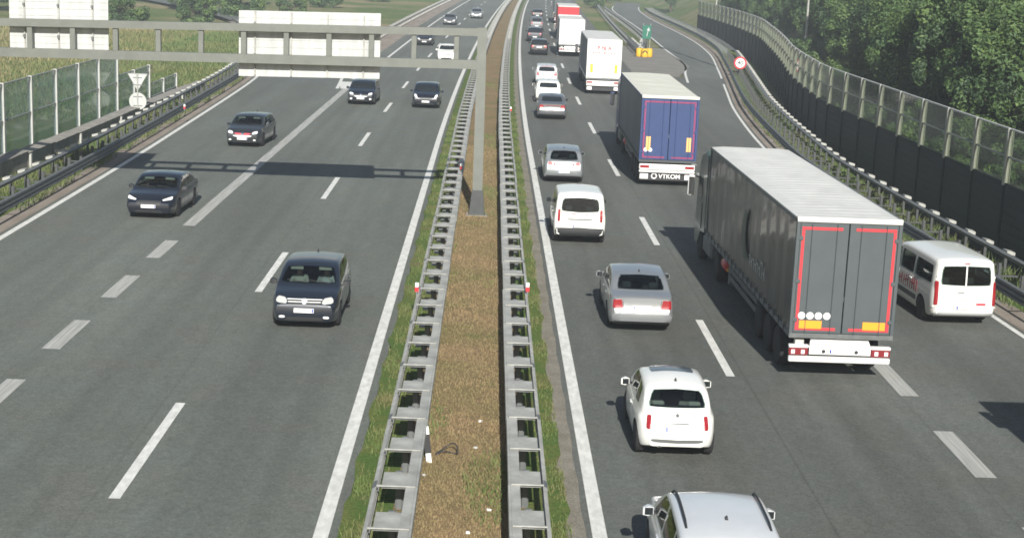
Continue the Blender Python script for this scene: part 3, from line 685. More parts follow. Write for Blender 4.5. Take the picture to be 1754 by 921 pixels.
ORD=['nearest','second','third','fourth','fifth','sixth','seventh','eighth','ninth','tenth','eleventh','twelfth','thirteenth','fourteenth','fifteenth','sixteenth','seventeenth','eighteenth','nineteenth','twentieth','twenty-first','twenty-second','twenty-third','twenty-fourth','twenty-fifth','twenty-sixth','twenty-seventh','twenty-eighth','twenty-ninth','thirtieth','last but one','last']
r=random.Random(12)
y=41.; i=0; pat=[0,2,1,0,1,2,0,0,1,2]
while y<250:      # front row behind the barrier
    k=pat[i%10]; x=BX(y)+7.2+r.uniform(-1.2,2.2)
    tree(k,x,y,r.uniform(.82,1.08),'%s in front row behind right barrier, %s from near end'%(PHRASE[k],ORD[i]),'trees behind the right noise barrier',1.2)
    y+=r.uniform(4.6,7.2)*(1 if y<120 else 1.25); i+=1
y=46.; i=0
while y<290:      # back row, taller
    k=pat[(i*3+1)%10]; x=BX(y)+14.5+r.uniform(-2,5)
    tree(k,x,y,r.uniform(1.2,1.5),'tall %s in back row behind right barrier, %s from near end'%(PHRASE[k].replace('broad ','').replace('slim ','').replace('bushy ',''),ORD[i]),'taller trees at the back of the right-hand wood',.8)
    y+=r.uniform(6.5,10); i+=1
y=46.; i=0
while y<170:      # shrubs against the panels
    k=3+i%2; x=BX(y)+3.4+r.uniform(-.5,1.2)
    tree(k,x,y,r.uniform(.75,1.15),'%s close behind right glass panels, %s from near end'%(PHRASE[k],ORD[i]),'shrubs behind the right glass panels',.3)
    y+=r.uniform(5.5,10); i+=1
LEFT=[(2,-62,178,1.0),(0,-70,190,1.1),(1,-52,205,.9),(2,-78,150,1.0),(4,-44,186,1.5),(3,-38,200,1.6),(4,-50,176,1.4),(0,-60,222,1.0),(2,-48,240,.9),(1,-66,250,1.1),(0,-40,262,.9),(2,-33,285,.8),(4,-28,262,1.5),(3,-31,240,1.6),(1,-55,285,1.1),(0,-75,230,1.2),(2,-26,310,.8),(4,-22,300,1.4),(0,-46,320,1.0),(1,-35,330,1.0),(1,-58,112,.9),(2,-64,124,1.0),(0,-41,222,.9),(2,-57,196,.9),(1,-47,262,1.),(0,-66,208,1.0),(4,-35,218,1.6)]
LEFT.sort(key=lambda q:q[1]/q[2])
for i,(k,x,y,s) in enumerate(LEFT):
    tree(k,x,y,s,'%s in left background beyond the gantry, %s from left edge'%(PHRASE[k],ORD[i] if i else 'first'),'trees and shrubs across the left field',.6)
for i,(k,x,y,s) in enumerate([(4,20.5,312,1.2),(3,22,330,1.5),(2,26,352,.8),(0,30,372,.9),(2,18,400,1.0),(1,38,330,1.0)]):
    tree(k,x,y,s,'%s far ahead between the through lanes and the exit, %s'%(PHRASE[k],['nearest','second','third','fourth','farthest','rightmost'][i]),'shrubs and trees where the roads part')
for i in range(14):     # distant belt beyond the frame
    a=-240+i*36+rng.uniform(-9,9); y=rng.uniform(440,520)
    if abs(a-14)<20: continue
    tree(i%3,a,y,rng.uniform(1.4,1.9),'distant tree in the belt closing the horizon','distant tree belt')
def blades(name,fa,fb,y0,y1,n,hmin,hmax,w,m,zf=lambda x,y:0.,seed=1,clump=None,pw=1.):
    r=random.Random(seed); V=[];F=[]
    for i in range(n):
        y=y0+(y1-y0)*r.random()**pw; a,bb=fa(y),fb(y); x=a+(bb-a)*r.random()
        if name=='green_tufts' and math.sin(x*1.9+2.1*math.sin(y*.33))+math.sin(y*.71+x*2.3)*.8+math.sin(y*.23+1)*.7<r.uniform(.75,1.5): continue
        if clump and math.sin(x*clump*1.7+1.3*math.sin(y*clump*.6))+math.sin(y*clump+x)*1.0<r.uniform(-1.6,1.2): continue
        h=r.uniform(hmin,hmax); t=r.uniform(0,6.28); dx,dy=math.cos(t)*w,math.sin(t)*w; l=r.uniform(.1,.75)*h; t2=r.uniform(0,6.28); z=zf(x,y); k=len(V)
        V+=[(x-dx,y-dy,z),(x+dx,y+dy,z),(x+math.cos(t2)*l,y+math.sin(t2)*l,z+h)]; F.append((k,k+1,k+2))
    b=MB(); b.add(V,F); o=b.build(name,m,fix=False); return o
tag(blades('grass',lambda y:-2.25+C(y),lambda y:-1.62+C(y),18,95,30000,.04,.15,.010,'blade_green',seed=3,clump=2.2,pw=1.6),'uneven green grass along the left edge of the median','grass',kind='stuff')
tag(blades('grass',lambda y:1.22+C(y),lambda y:1.72+C(y),18,95,22000,.04,.12,.010,'blade_green',seed=4,clump=2.0,pw=1.6),'uneven green grass along the right edge of the median','grass',kind='stuff')
tag(blades('dry_grass',lambda y:-1.2+C(y),lambda y:.78+C(y),18,80,52000,.025,.075,.012,'blade_dry',lambda x,y:.012,seed=5,pw=1.7),'brown mown dry grass between the median guardrails','grass',kind='stuff')
tag(blades('green_tufts',lambda y:-1.1+C(y),lambda y:.72+C(y),18,120,40000,.05,.20,.012,'blade_green',lambda x,y:.012,seed=15,clump=.9,pw=1.5),'scattered green tufts in the brown median','grass',kind='stuff')
tag(blades('weeds',lambda y:LX(y)-3.6,lambda y:LX(y)-.75,42,118,24000,.10,.50,.02,'blade_tall',lambda x,y:-.03,seed=6,clump=1.1),'dry and green weeds around the left guardrail','weeds',kind='stuff')
tag(blades('weeds',lambda y:RX(y)+.1,lambda y:RX(y)+2.0,36,170,38000,.12,.55,.022,'blade_tall',lambda x,y:-.05,seed=8,clump=1.3),'weeds growing between the rails of the right guardrail','weeds',kind='stuff')
tag(blades('dry_meadow',lambda y:-70.,lambda y:-31.,80,190,34000,.15,.5,.05,'blade_straw',terr,seed=19),'straw-coloured dry grass across the far left field','grass',kind='stuff')
tag(blades('meadow',lambda y:-36.,lambda y:-21.2,85,190,22000,.15,.45,.05,'blade_tall',terr,seed=9),'tall meadow grass on the field behind the left barrier','grass',kind='stuff')
tag(blades('bank_grass',lambda y:BX(y)+.6,lambda y:BX(y)+12,38,180,26000,.25,.8,.05,'blade_tall',terr,seed=10),'rough grass bank behind the right barrier','grass',kind='stuff')
#@@VEH
# ------------------------------------------------------------------ vehicles
def wheel_meshes(r,w,spokes):
    t=MB(); t.lathe([(-w/2,r*.62),(-w/2-.004,r*.80),(-w/2+.015,r*.95),(-w*.3,r),(w*.3,r),(w/2-.015,r*.95),(w/2+.004,r*.80),(w/2,r*.62)],'x',28)
    rm=MB(); rm.lathe([(-w/2+.05,r*.2),(-w/2+.04,r*.60),(-w/2+.005,r*.63),(w/2-.005,r*.63),(w/2-.05,r*.58),(w/2-.07,r*.2)],'x',24)
    for k in range(spokes):
        a=2*math.pi*k/spokes; c,s=math.cos(a),math.sin(a)
        for sx in (-1,1):
            x=sx*(w/2-.03); q=r*.06; h=r*.60
            rm.add([(x,-s*q,c*q),(x+sx*.03,-s*q,c*q),(x+sx*.03,s*q,-c*q),(x,s*q,-c*q),(x,c*h-s*q,s*h+c*q),(x+sx*.02,c*h-s*q,s*h+c*q),(x+sx*.02,c*h+s*q,s*h-c*q),(x,c*h+s*q,s*h-c*q)],[(0,1,5,4),(1,2,6,5),(2,3,7,6),(3,0,4,7),(4,5,6,7)])
    return t.mesh('tyre','rubber',35),rm.mesh('rim','rim',35)
CARW=wheel_meshes(.315,.20,7); VANW=wheel_meshes(.34,.22,6); TRW=wheel_meshes(.50,.30,8); TRWW=wheel_meshes(.50,.42,8)
def wheel(parent,ms,x,y,z):
    e=link_mesh('wheel',ms[0],parent,(x,y,z)); e.name='wheel'; link_mesh('rim',ms[1],e); return e
NY=50
def car_sections(c):
    L=c['L']; top=pchip(c['top']); belt=pchip(c['belt']); bot=pchip([(-L/2,c['clr']+.13),(-L/2+.45,c['clr']),(L/2-.5,c['clr']),(L/2,c['clr']+.06)])
    e=c.get('corner',.55)
    pl=c.get('plan',(.80,.80))
    plan=pchip([(-L/2,pl[0]),(-L/2+.09*e/.55,pl[0]+(1-pl[0])*.55),(-L/2+.25*e/.55,pl[0]+(1-pl[0])*.86),(-L/2+e,1.0*.99),(-.3,1.),(L*.22,1.),(L/2-e*1.1,.975),(L/2-.28,pl[1]+(.975-pl[1])*.72),(L/2-.10,pl[1]+(.975-pl[1])*.40),(L/2,pl[1])])
    return top,belt,bot,plan
def car_ring(c,S,y,inset=0.):
    top,belt,bot,plan=S; zt=top(y)-inset; w=c['W']/2*plan(y)-inset; z0=bot(y) if not inset else c['clr']+.22
    zb=min(belt(y),zt-.035); bw=w*c.get('beltw',.955); tum=c.get('tumble',.30); hgt=zt-zb; cr=c.get('crown',.045)*min(1,.5+hgt)
    r=min(c.get('round',.11),hgt*.5)
    zm=z0+(zb-z0)*.55
    P=[(0,z0),(w*.5,z0),(w*.84,z0),(w*.93,z0+.02),(w*.965,z0+.08),(w*.985,z0+.2),(w,zm),(w*.995,zm+(zb-zm)*.5),(w*.98,zm+(zb-zm)*.82),(bw,zb)]
    ze=zt-cr-r; xe=lambda z:bw-tum*(z-zb)+.02*math.sin(math.pi*min(1,max(0,(z-zb)/max(hgt,.01))))*min(1,hgt)
    for k in (1,2,3,4,5): z=zb+(max(ze-zb,.004))*k/5; P.append((xe(z),z))
    x1=xe(ze); rr=min(r*1.15,x1*.5); 
    for k in (1,2,3,4):
        a=k/4*math.pi/2; P.append((x1-rr*(1-math.cos(a)) if False else x1-rr*(1-math.cos(a))-.0, ze+r*math.sin(a)))
    x2=P[-1][0]
    for k in (1,2,3,4): x=x2*(1-k/4); P.append((x,zt-cr+cr*(1-(x/max(x2,.01))**2)))
    return P
def ring_full(P,y,shear):
    out=[]
    for x,z in P: out.append((x,shear(y,z),z))
    for x,z in P[-2:0:-1]: out.append((-x,shear(y,z),z))
    return out
def car_body(c):
    L=c['L']; S=car_sections(c); fi=pchip(c['finset']); ri=pchip(c['rinset'])
    def shear(y,z):
        f=max(0,(y-(L/2-.75))/.75); g=max(0,((-L/2+.75)-y)/.75)
        return y-fi(z)*f*f*(3-2*f)+ri(z)*g*g*(3-2*g)
    st=[]
    for i in range(NY+1):
        t=-1+2*i/NY; st.append(L/2*(t*.72+.28*math.sin(t*math.pi/2)**1 if True else t))
    st[0]=-L/2; st[-1]=L/2
    extra=[-L/2+.02,-L/2+.06,L/2-.02,L/2-.06]; st=sorted(set(st+extra))
    rings=[ring_full(car_ring(c,S,y),y,shear) for y in st]
    def capr(y,k):
        P=car_ring(c,S,y); zc=(P[0][1]+P[-1][1])/2; return ring_full([(x*k,zc+(z-zc)*k) for x,z in P],y,shear)
    rings=[capr(-L/2,k) for k in (.2,.5,.75,.92)]+rings+[capr(L/2,k) for k in (.92,.75,.5,.2)]
    b=MB(); b.rings(rings); return b,S,shear
def cavity(c,S,shear):
    y0,y1=c['cab']; rings=[]
    for i in range(13):
        y=y0+(y1-y0)*i/12; rings.append(ring_full(car_ring(c,S,y,.05),y,shear))
    b=MB(); b.rings(rings); return b
def patch_pts(bot,top,n,m,k=.06,pw=8):
    def pl(pts,u):
        u=u*(len(pts)-1); i=min(int(u),len(pts)-2); t=u-i; return (pts[i][0]+(pts[i+1][0]-pts[i][0])*t,pts[i][1]+(pts[i+1][1]-pts[i][1])*t)
    G_=[]
    for j in range(m+1):
        row=[]
        for i in range(n+1):
            u,v=i/n,j/m; uu=.5+(u-.5)*(1-k*abs(2*v-1)**pw); vv=.5+(v-.5)*(1-k*abs(2*u-1)**pw)
            a,d=pl(bot,uu),pl(top,uu); row.append((a[0]+(d[0]-a[0])*vv,a[1]+(d[1]-a[1])*vv))
        G_.append(row)
    return G_
def cast(bvh,axis,sg,a,z):
    """axis 'y': rays along y seen from sg*y, a=x ; axis 'x': rays along x, a=y"""
    if axis=='y': o,d=Vector((a,sg*6,z)),Vector((0,-sg,0))
    elif axis=='z': o,d=Vector((a,z,5)),Vector((0,0,-1))
    else: o,d=Vector((sg*6,a,z)),Vector((-sg,0,0))
    h=bvh.ray_cast(o,d)
    if h[0] is None:
        h=bvh.find_nearest(o+d*4.6)
    return h[0],(h[1] if h[1].dot(d)<0 else -h[1])
def patch(bvh,name,axis,sg,bot,top,m,parent,n=8,mm=4,off=.004,depth=.03,k=.06,pw=8,smooth=50):
    g=patch_pts(bot,top,n,mm,k,pw); F=[];B=[]
    for row in g:
        for a,z in row:
            p,nn=cast(bvh,axis,sg,a,z); F.append(p+nn*off); B.append(p-nn*depth)
    b=MB(); W=n+1; fs=[(j*W+i,j*W+i+1,(j+1)*W+i+1,(j+1)*W+i) for j in range(mm) for i in range(n)]
    if depth:
        N=len(F); edge=[i for i in range(n)]+[j*W+n for j in range(mm)]+[mm*W+i for i in range(n,0,-1)]+[j*W for j in range(mm,0,-1)]
        fs2=fs+[(edge[i],edge[(i+1)%len(edge)],N+edge[(i+1)%len(edge)],N+edge[i]) for i in range(len(edge))]
        b.add(F+B,fs2)
    else: b.add(F,fs)
    me=b.mesh(name,m,smooth)
    # make the outside face outwards
    f0=me.polygons[len(fs)//2]; pc,nc=cast(bvh,axis,sg,*g[mm//2][n//2])
    if f0.normal.dot(nc)<0: me.flip_normals()
    return link_mesh(name,me,parent)
def loop2d(bot,top,k,pw=8,n=8,mm=4,s=.965):
    g=patch_pts(bot,top,n,mm,k,pw); L=[g[0][i] for i in range(n)]+[g[j][n] for j in range(mm)]+[g[mm][i] for i in range(n,0,-1)]+[g[j][0] for j in range(mm,0,-1)]
    cx=sum(p[0] for p in L)/len(L); cz=sum(p[1] for p in L)/len(L); return [(cx+(p[0]-cx)*s,cz+(p[1]-cz)*s) for p in L]
def apply_bool(me,cutters):
    ob=bpy.data.objects.new('tmpbody',me); COL.objects.link(ob); cs=[]
    for b in cutters:
        cm=b.mesh('cut','interior'); co=bpy.data.objects.new('cut',cm); COL.objects.link(co); cs.append(co)
        md=ob.modifiers.new('b','BOOLEAN'); md.operation='DIFFERENCE'; md.solver='EXACT'; md.object=co; md.material_mode='TRANSFER'
    dg=bpy.context.evaluated_depsgraph_get(); dg.update()
    r=bpy.data.meshes.new_from_object(ob.evaluated_get(dg)); bpy.data.objects.remove(ob)
    for c in cs: cm=c.data; bpy.data.objects.remove(c); bpy.data.meshes.remove(cm)
    return r
MESHCACHE={}
def seat_mesh(m):
    b=MB(); b.box(-.24,.24,-.25,.28,.0,.16,.05); 
    b.add([(-.23,-.30,.12),(.23,-.30,.12),(.23,-.18,.12),(-.23,-.18,.12),(-.20,-.48,.72),(.20,-.48,.72),(.20,-.38,.72),(-.20,-.38,.72)],[(3,2,1,0),(4,5,6,7),(0,1,5,4),(1,2,6,5),(2,3,7,6),(3,0,4,7)])
    b.box(-.13,.13,-.53,-.43,.76,.94,.03); b.box(-.05,.05,-.49,-.46,.70,.77); return b.mesh('seat',m)
def make_car(name,label,c,pos,rz,group=None):
    """c: measurements; pos: ground point under the middle of the car; local +y is the way it drives"""
    t=thing(name,label,'car' if c.get('cat') is None else c['cat'],pos,rz,group)
    L,W=c['L'],c['W']; b,S,shear=car_body(c); top,belt,bot,plan=S
    raw=b.mesh('body',c['paint'],35); bvh=BVHTree.FromPolygons([v.co.copy() for v in raw.vertices],[tuple(p.vertices) for p in raw.polygons])
    wr=c.get('wr',.315); yf,yr=c['axles']; tw=W/2-.115
    cut=[]
    for y in (yf,yr):
        for sx in (-1,1):
            q=MB(); q.lathe([(sx*(W/2-.30),wr+.055),(sx*(W/2+.2),wr+.055)],'x',24,(0,y,wr)); cut.append(q)
    hollow=c.get('hollow',True); gm='car_glass' if hollow else 'car_glass_dark'
    tum=c.get('tumble',.30); hw=lambda z,y:W/2*plan(y)*c.get('beltw',.955)-tum*max(0,z-belt(y))
    wins=[]
    # windscreen and rear window: half widths follow the body
    y0,y1,z0,z1=c['ws']; a0=hw(z0,y0)-.075; a1=hw(z1,y1)-.10
    wins.append(('windscreen','y',1,[(-a0,z0+.015),(-a0*.5,z0-.0),(0,z0-.01),(a0*.5,z0),(a0,z0+.015)],[(-a1,z1-.02),(-a1*.5,z1),(0,z1+.005),(a1*.5,z1),(a1,z1-.02)],.03,.5,10))
    if c.get('rw'):
        rw=c['rw']; wins.append(('rear_window','y',-1,[(-x,z) for x,z in rw[0][::-1]]+[(x,z) for x,z in rw[0]],[(-x,z) for x,z in rw[1][::-1]]+[(x,z) for x,z in rw[1]],rw[2] if len(rw)>2 else .035,.5,10))
    for q in c['side']:
        for sx in (-1,1): wins.append(('side_window','x',sx,q[0],q[1],.035,.25,8))
    if hollow:
        cut.append(cavity(c,S,shear))
        for nm,ax,sg,bo,to,k,dep,n in wins:
            lp=loop2d(bo,to,k,n=8); r1=[];r2=[]
            for a,z in lp:
                p,_=cast(bvh,ax,sg,a,z)
                if ax=='y': r1.append((a,p.y+sg*.12,z)); r2.append((a,p.y-sg*dep,z))
                else: r1.append((p.x+sg*.12,a,z)); r2.append((p.x-sg*dep,a,z))
            q=MB(); q.rings([r1,r2]); cut.append(q)
    me=apply_bool(raw,cut); me.shade_smooth(); me.set_sharp_from_angle(angle=R(32)); body=link_mesh('body',me,t); body.name='body'
    for nm,ax,sg,bo,to,k,dep,n in wins: patch(bvh,nm,ax,sg,bo,to,gm,t,n=n,mm=5,off=.003,depth=0,k=k)
    if c.get('rubber_frame') is None and not hollow: pass
    # wheels
    for y in (yf,yr):
        for sx in (-1,1): wheel(t,c.get('wheels',CARW),sx*tw,y,wr)
    MB().box(-W*.36,W*.36,-L/2+.5,L/2-.5,c['clr']+.03,c['clr']+.06).build('underbody','under',t)
    # doors with handles
    for (ya,yb,z0_,z1_) in c.get('doors',[]):
        for sx in (-1,1):
            d=patch(bvh,'door','x',sx,[(ya,z0_),(yb,z0_)],[(ya,z1_),(yb,z1_)],c['paint'],t,n=8,mm=6,off=.0045,depth=.004,k=.03)
            p,nn=cast(bvh,'x',sx,ya+.16 if True else yb,z1_-.09); h=MB().box(-.018,.018,-.09,.09,-.016,.016,.008).build('door_handle',c.get('handle',c['paint']),d,loc=p+nn*.016)
    # bonnet edge / boot gap lines, lamps, grille, bumpers, plates
    for key in c.get('patches',[]):
        nm,ax,sg,bo,to,m=key[:6]; kw=key[6] if len(key)>6 else {}
        mir=kw.get('mirror',False); kk={q:v for q,v in kw.items() if q in ('off','depth','k','n','mm','pw')}
        patch(bvh,nm,ax,sg,bo,to,m,t,**kk)
        if mir:
            if ax=='y' or ax=='z': patch(bvh,nm,ax,sg,[(-a,z) for a,z in bo],[(-a,z) for a,z in to],m,t,**kk)
            else: patch(bvh,nm,ax,-sg,bo,to,m,t,**kk)
    for sg,z,w,h in c.get('plates',[]):
        pa,pb=cast(bvh,'y',sg,w*.35,z-h/2)[0],cast(bvh,'y',sg,w*.35,z+h/2)[0]; pm_=cast(bvh,'y',sg,0,z)[0]; ym_=max(sg*(pa.y+pb.y)/2,sg*pm_.y)
        pl=MB().box(-w/2,w/2,-.008,.008,-h/2,h/2,.003).build('license_plate','plate_white',t,loc=(0,sg*ym_+sg*.042,z),rot=(math.atan2(pa.y-pb.y,h),0,0))
        MB().box(-w/2+.012,-w/2+.05,-.0095,.0095,-h/2+.01,h/2-.01).build('blue_band','plate_blue',pl)
    # mirrors
    ym,zm=c['mirror']; 
    for sx in (-1,1):
        p,nn=cast(bvh,'x',sx,ym-.08,zm-.02)
        mb=MB(); x0=p.x+sx*.04; x1=p.x+sx*.22
        mb.rings([[(x0,ym-.05+.0,zm-.05),(x0,ym+.06,zm-.04),(x0,ym+.06,zm+.06),(x0,ym-.05,zm+.07)],[((x0+x1)/2,ym-.08,zm-.07),((x0+x1)/2,ym+.07,zm-.05),((x0+x1)/2,ym+.05,zm+.09),((x0+x1)/2,ym-.08,zm+.10)],[(x1,ym-.09,zm-.05),(x1,ym+.01,zm-.04),(x1,ym,zm+.06),(x1,ym-.09,zm+.07)]])
        mo=mb.build('mirror',c.get('mirror_mat',c['paint']),t,smooth=50)
        MB().box(min(x0,x1)+.03,max(x0,x1)-.015,ym-.096,ym-.085,zm-.045,zm+.075,.008).build('mirror_glass','car_glass_dark',mo)
        MB().box(min(p.x-sx*.02,x0+sx*.02),max(p.x-sx*.02,x0+sx*.02),ym-.03,ym+.03,zm-.05,zm-.01).build('mirror_arm','plastic_dark',mo)
    if c.get('aerial'):
        ya=c['aerial']; p,nn=cast(bvh,'z',1,0,ya); MB().rings([[(-.025,-.05,0),(.025,-.05,0),(.02,.07,0),(-.02,.07,0)],[(-.008,-.06,.07),(.008,-.06,.07),(.006,-.03,.07),(-.006,-.03,.07)]]).build('aerial','plastic_dark',t,loc=p)
    for yw,sgw in c.get('wipers',[]):
        for x0,x1 in ((-.55,-.02),(.02,.58)) if sgw>0 else ((-.30,.12),):
            pts=[]
            for k in range(5):
                x=x0+(x1-x0)*k/4; z=yw+.05*k/4; p,nn=cast(bvh,'y',sgw,x,z); pts.append(p+nn*.015)
            MB().tube(pts,.010,5).build('wiper','plastic_dark',t)
    if c.get('rails'):
        ya,yb=c['rails']
        for sx in (-1,1):
            pts=[]
            for k in range(9):
                y=ya+(yb-ya)*k/8; xx=sx*(hw(top(y)-.07,y)-.10); p,nn=cast(bvh,'z',1,xx,y); pts.append(p+Vector((0,0,.045 if 0<k<8 else .0)))
            MB().tube(pts,.020,7).build('roof_rail',c.get('rail_mat','plastic_dark'),t,smooth=60)
    if hollow:
        im=c.get('seatmat','interior'); ys=c['seat_y']; zf=c['clr']+c.get('seat_dz',.10)
        if ('seat',im) not in MESHCACHE: MESHCACHE['seat',im]=seat_mesh(im)
        for sx in (-1,1):
            for y in ys: link_mesh('seat',MESHCACHE['seat',im],t,(sx*.37,y,zf))
        y0,y1,z0,z1=c['ws']; dz=z0-.02
        MB().box(-W*.38,W*.38,y0-.55,y0-.12,dz-.25,dz-.05,.06).build('dashboard','interior',t)
        ring=[( -.37+.18*math.cos(a*.3142),y0-.66+.06*math.sin(a*.3142),dz-.10+.17*math.sin(a*.3142)) for a in range(21)]
        MB().tube(ring,.016,6,cap=False).build('steering_wheel',c.get('wheelmat','interior'),t,smooth=60)
        if c.get('visors'):
            for sx in (-1,1): MB().box(sx*.38-.17,sx*.38+.17,y1-.02,y1+.04,z1-.11,z1-.015,.006).build('sun_visor','interior_light',t)
    return t,bvh
def hatch(L,W,H,paint,**kw):
    """a five-door hatchback; scaled from the measurements of a small one"""
    s=L/4.06; h=H/1.52; f=lambda T:[(a*s,b_*h) for a,b_ in T]
    c=dict(L=L,W=W,clr=.17*h,paint=paint,beltw=.955,tumble=.27,crown=.040,round=.09,corner=.45,plan=(.84,.82),
      top=f([(-2.03,.98),(-1.97,1.02),(-1.85,1.14),(-1.62,1.37),(-1.45,1.44),(-.9,1.50),(-.2,1.52),(.2,1.49),(.45,1.42),(.80,1.22),(1.08,1.03),(1.25,.98),(1.6,.92),(1.85,.84),(1.98,.75),(2.03,.70)]),
      belt=f([(-2.03,.90),(-1.6,.97),(-.5,.96),(.6,.93),(1.05,.92),(1.5,.85),(1.85,.75),(2.03,.62)]),
      finset=[(.15,.10),(.30*h,.02),(.45*h,0),(.6*h,.015),(.75*h,.07),(1*h,.12)],rinset=[(.15,.12),(.32*h,.02),(.5*h,0),(.62*h,.02),(.80*h,.05),(1.0*h,.09),(1.5,.1)],
      axles=(1.24*s,-1.30*s),cab=(-1.55*s,.95*s),ws=(1.03*s,.42*s,1.045*h,1.40*h),
      rw=([(.02,1.02*h),(.64,1.035*h)],[(.02,1.41*h),(.545,1.39*h)]),
      side=[([(-.12*s,.985*h),(.86*s,.965*h)],[(-.10*s,1.40*h),(.34*s,1.385*h)]),([(-1.05*s,.995*h),(-.20*s,.985*h)],[(-1.0*s,1.37*h),(-.18*s,1.40*h)]),([(-1.42*s,1.03*h),(-1.13*s,1.0*h)],[(-1.28*s,1.30*h),(-1.08*s,1.35*h)])],
      doors=[(-.14*s,.90*s,.30*h,.93*h),(-1.02*s,-.18*s,.30*h,.935*h)],mirror=(.72*s,.99*h),seat_y=(.05*s,-.85*s),aerial=-1.2*s,wipers=[(1.055*h,1),(1.05*h,-1)],
      plates=[(1,.44*h,.50,.115),(-1,.80*h if kw.get('plate_hi') else .52*h,.50,.115)])
    c['patches']=[('headlight','y',1,[(.46,.66*h),(.74,.70*h)],[(.50,.77*h),(.72,.82*h)],'lamp_white',dict(mirror=True,off=.008,depth=.03,k=.16)),
      ('grille','y',1,[(-.40,.63*h),(.40,.63*h)],[(-.44,.70*h),(.44,.70*h)],'plastic_dark',dict(off=.006,k=.05)),
      ('lower_grille','y',1,[(-.52,.24*h),(.52,.24*h)],[(-.46,.35*h),(.46,.35*h)],'plastic_dark',dict(off=.006,k=.05)),
      ('taillight','y',-1,[(.56,.70*h),(.77,.72*h)],[(.57,.96*h),(.73,.95*h)],'lamp_red',dict(mirror=True,off=.018,depth=.03,k=.06,n=10,mm=6)),
      ('rear_bumper','y',-1,[(-W*.44,.28*h),(W*.44,.28*h)],[(-W*.45,.56*h),(W*.45,.56*h)],paint,dict(off=.022,depth=.05,k=.05,n=14)),('lower_valance','y',-1,[(-W*.40,.20*h),(W*.40,.20*h)],[(-W*.43,.33*h),(W*.43,.33*h)],'plastic_dark',dict(off=.03,depth=.05,k=.06,n=12)),
      ('hatch_gap','y',-1,[(-.006+.60,.60*h),(.006+.60,.60*h)],[(.53,1.0*h),(.542,1.0*h)],'plastic_dark',dict(mirror=True,off=.002,depth=.003,k=0,n=1,mm=5)),
      ('bumper_insert','y',-1,[(-.50,.30*h),(.50,.30*h)],[(-.55,.40*h),(.55,.40*h)],'plastic_dark',dict(off=.005,k=.05)),
      ('sill','x',1,[(-.95*s,.19*h),(.92*s,.19*h)],[(-.93*s,.28*h),(.90*s,.28*h)],'plastic_dark',dict(mirror=True,off=.004,k=.02))]
    c.update(kw); return c
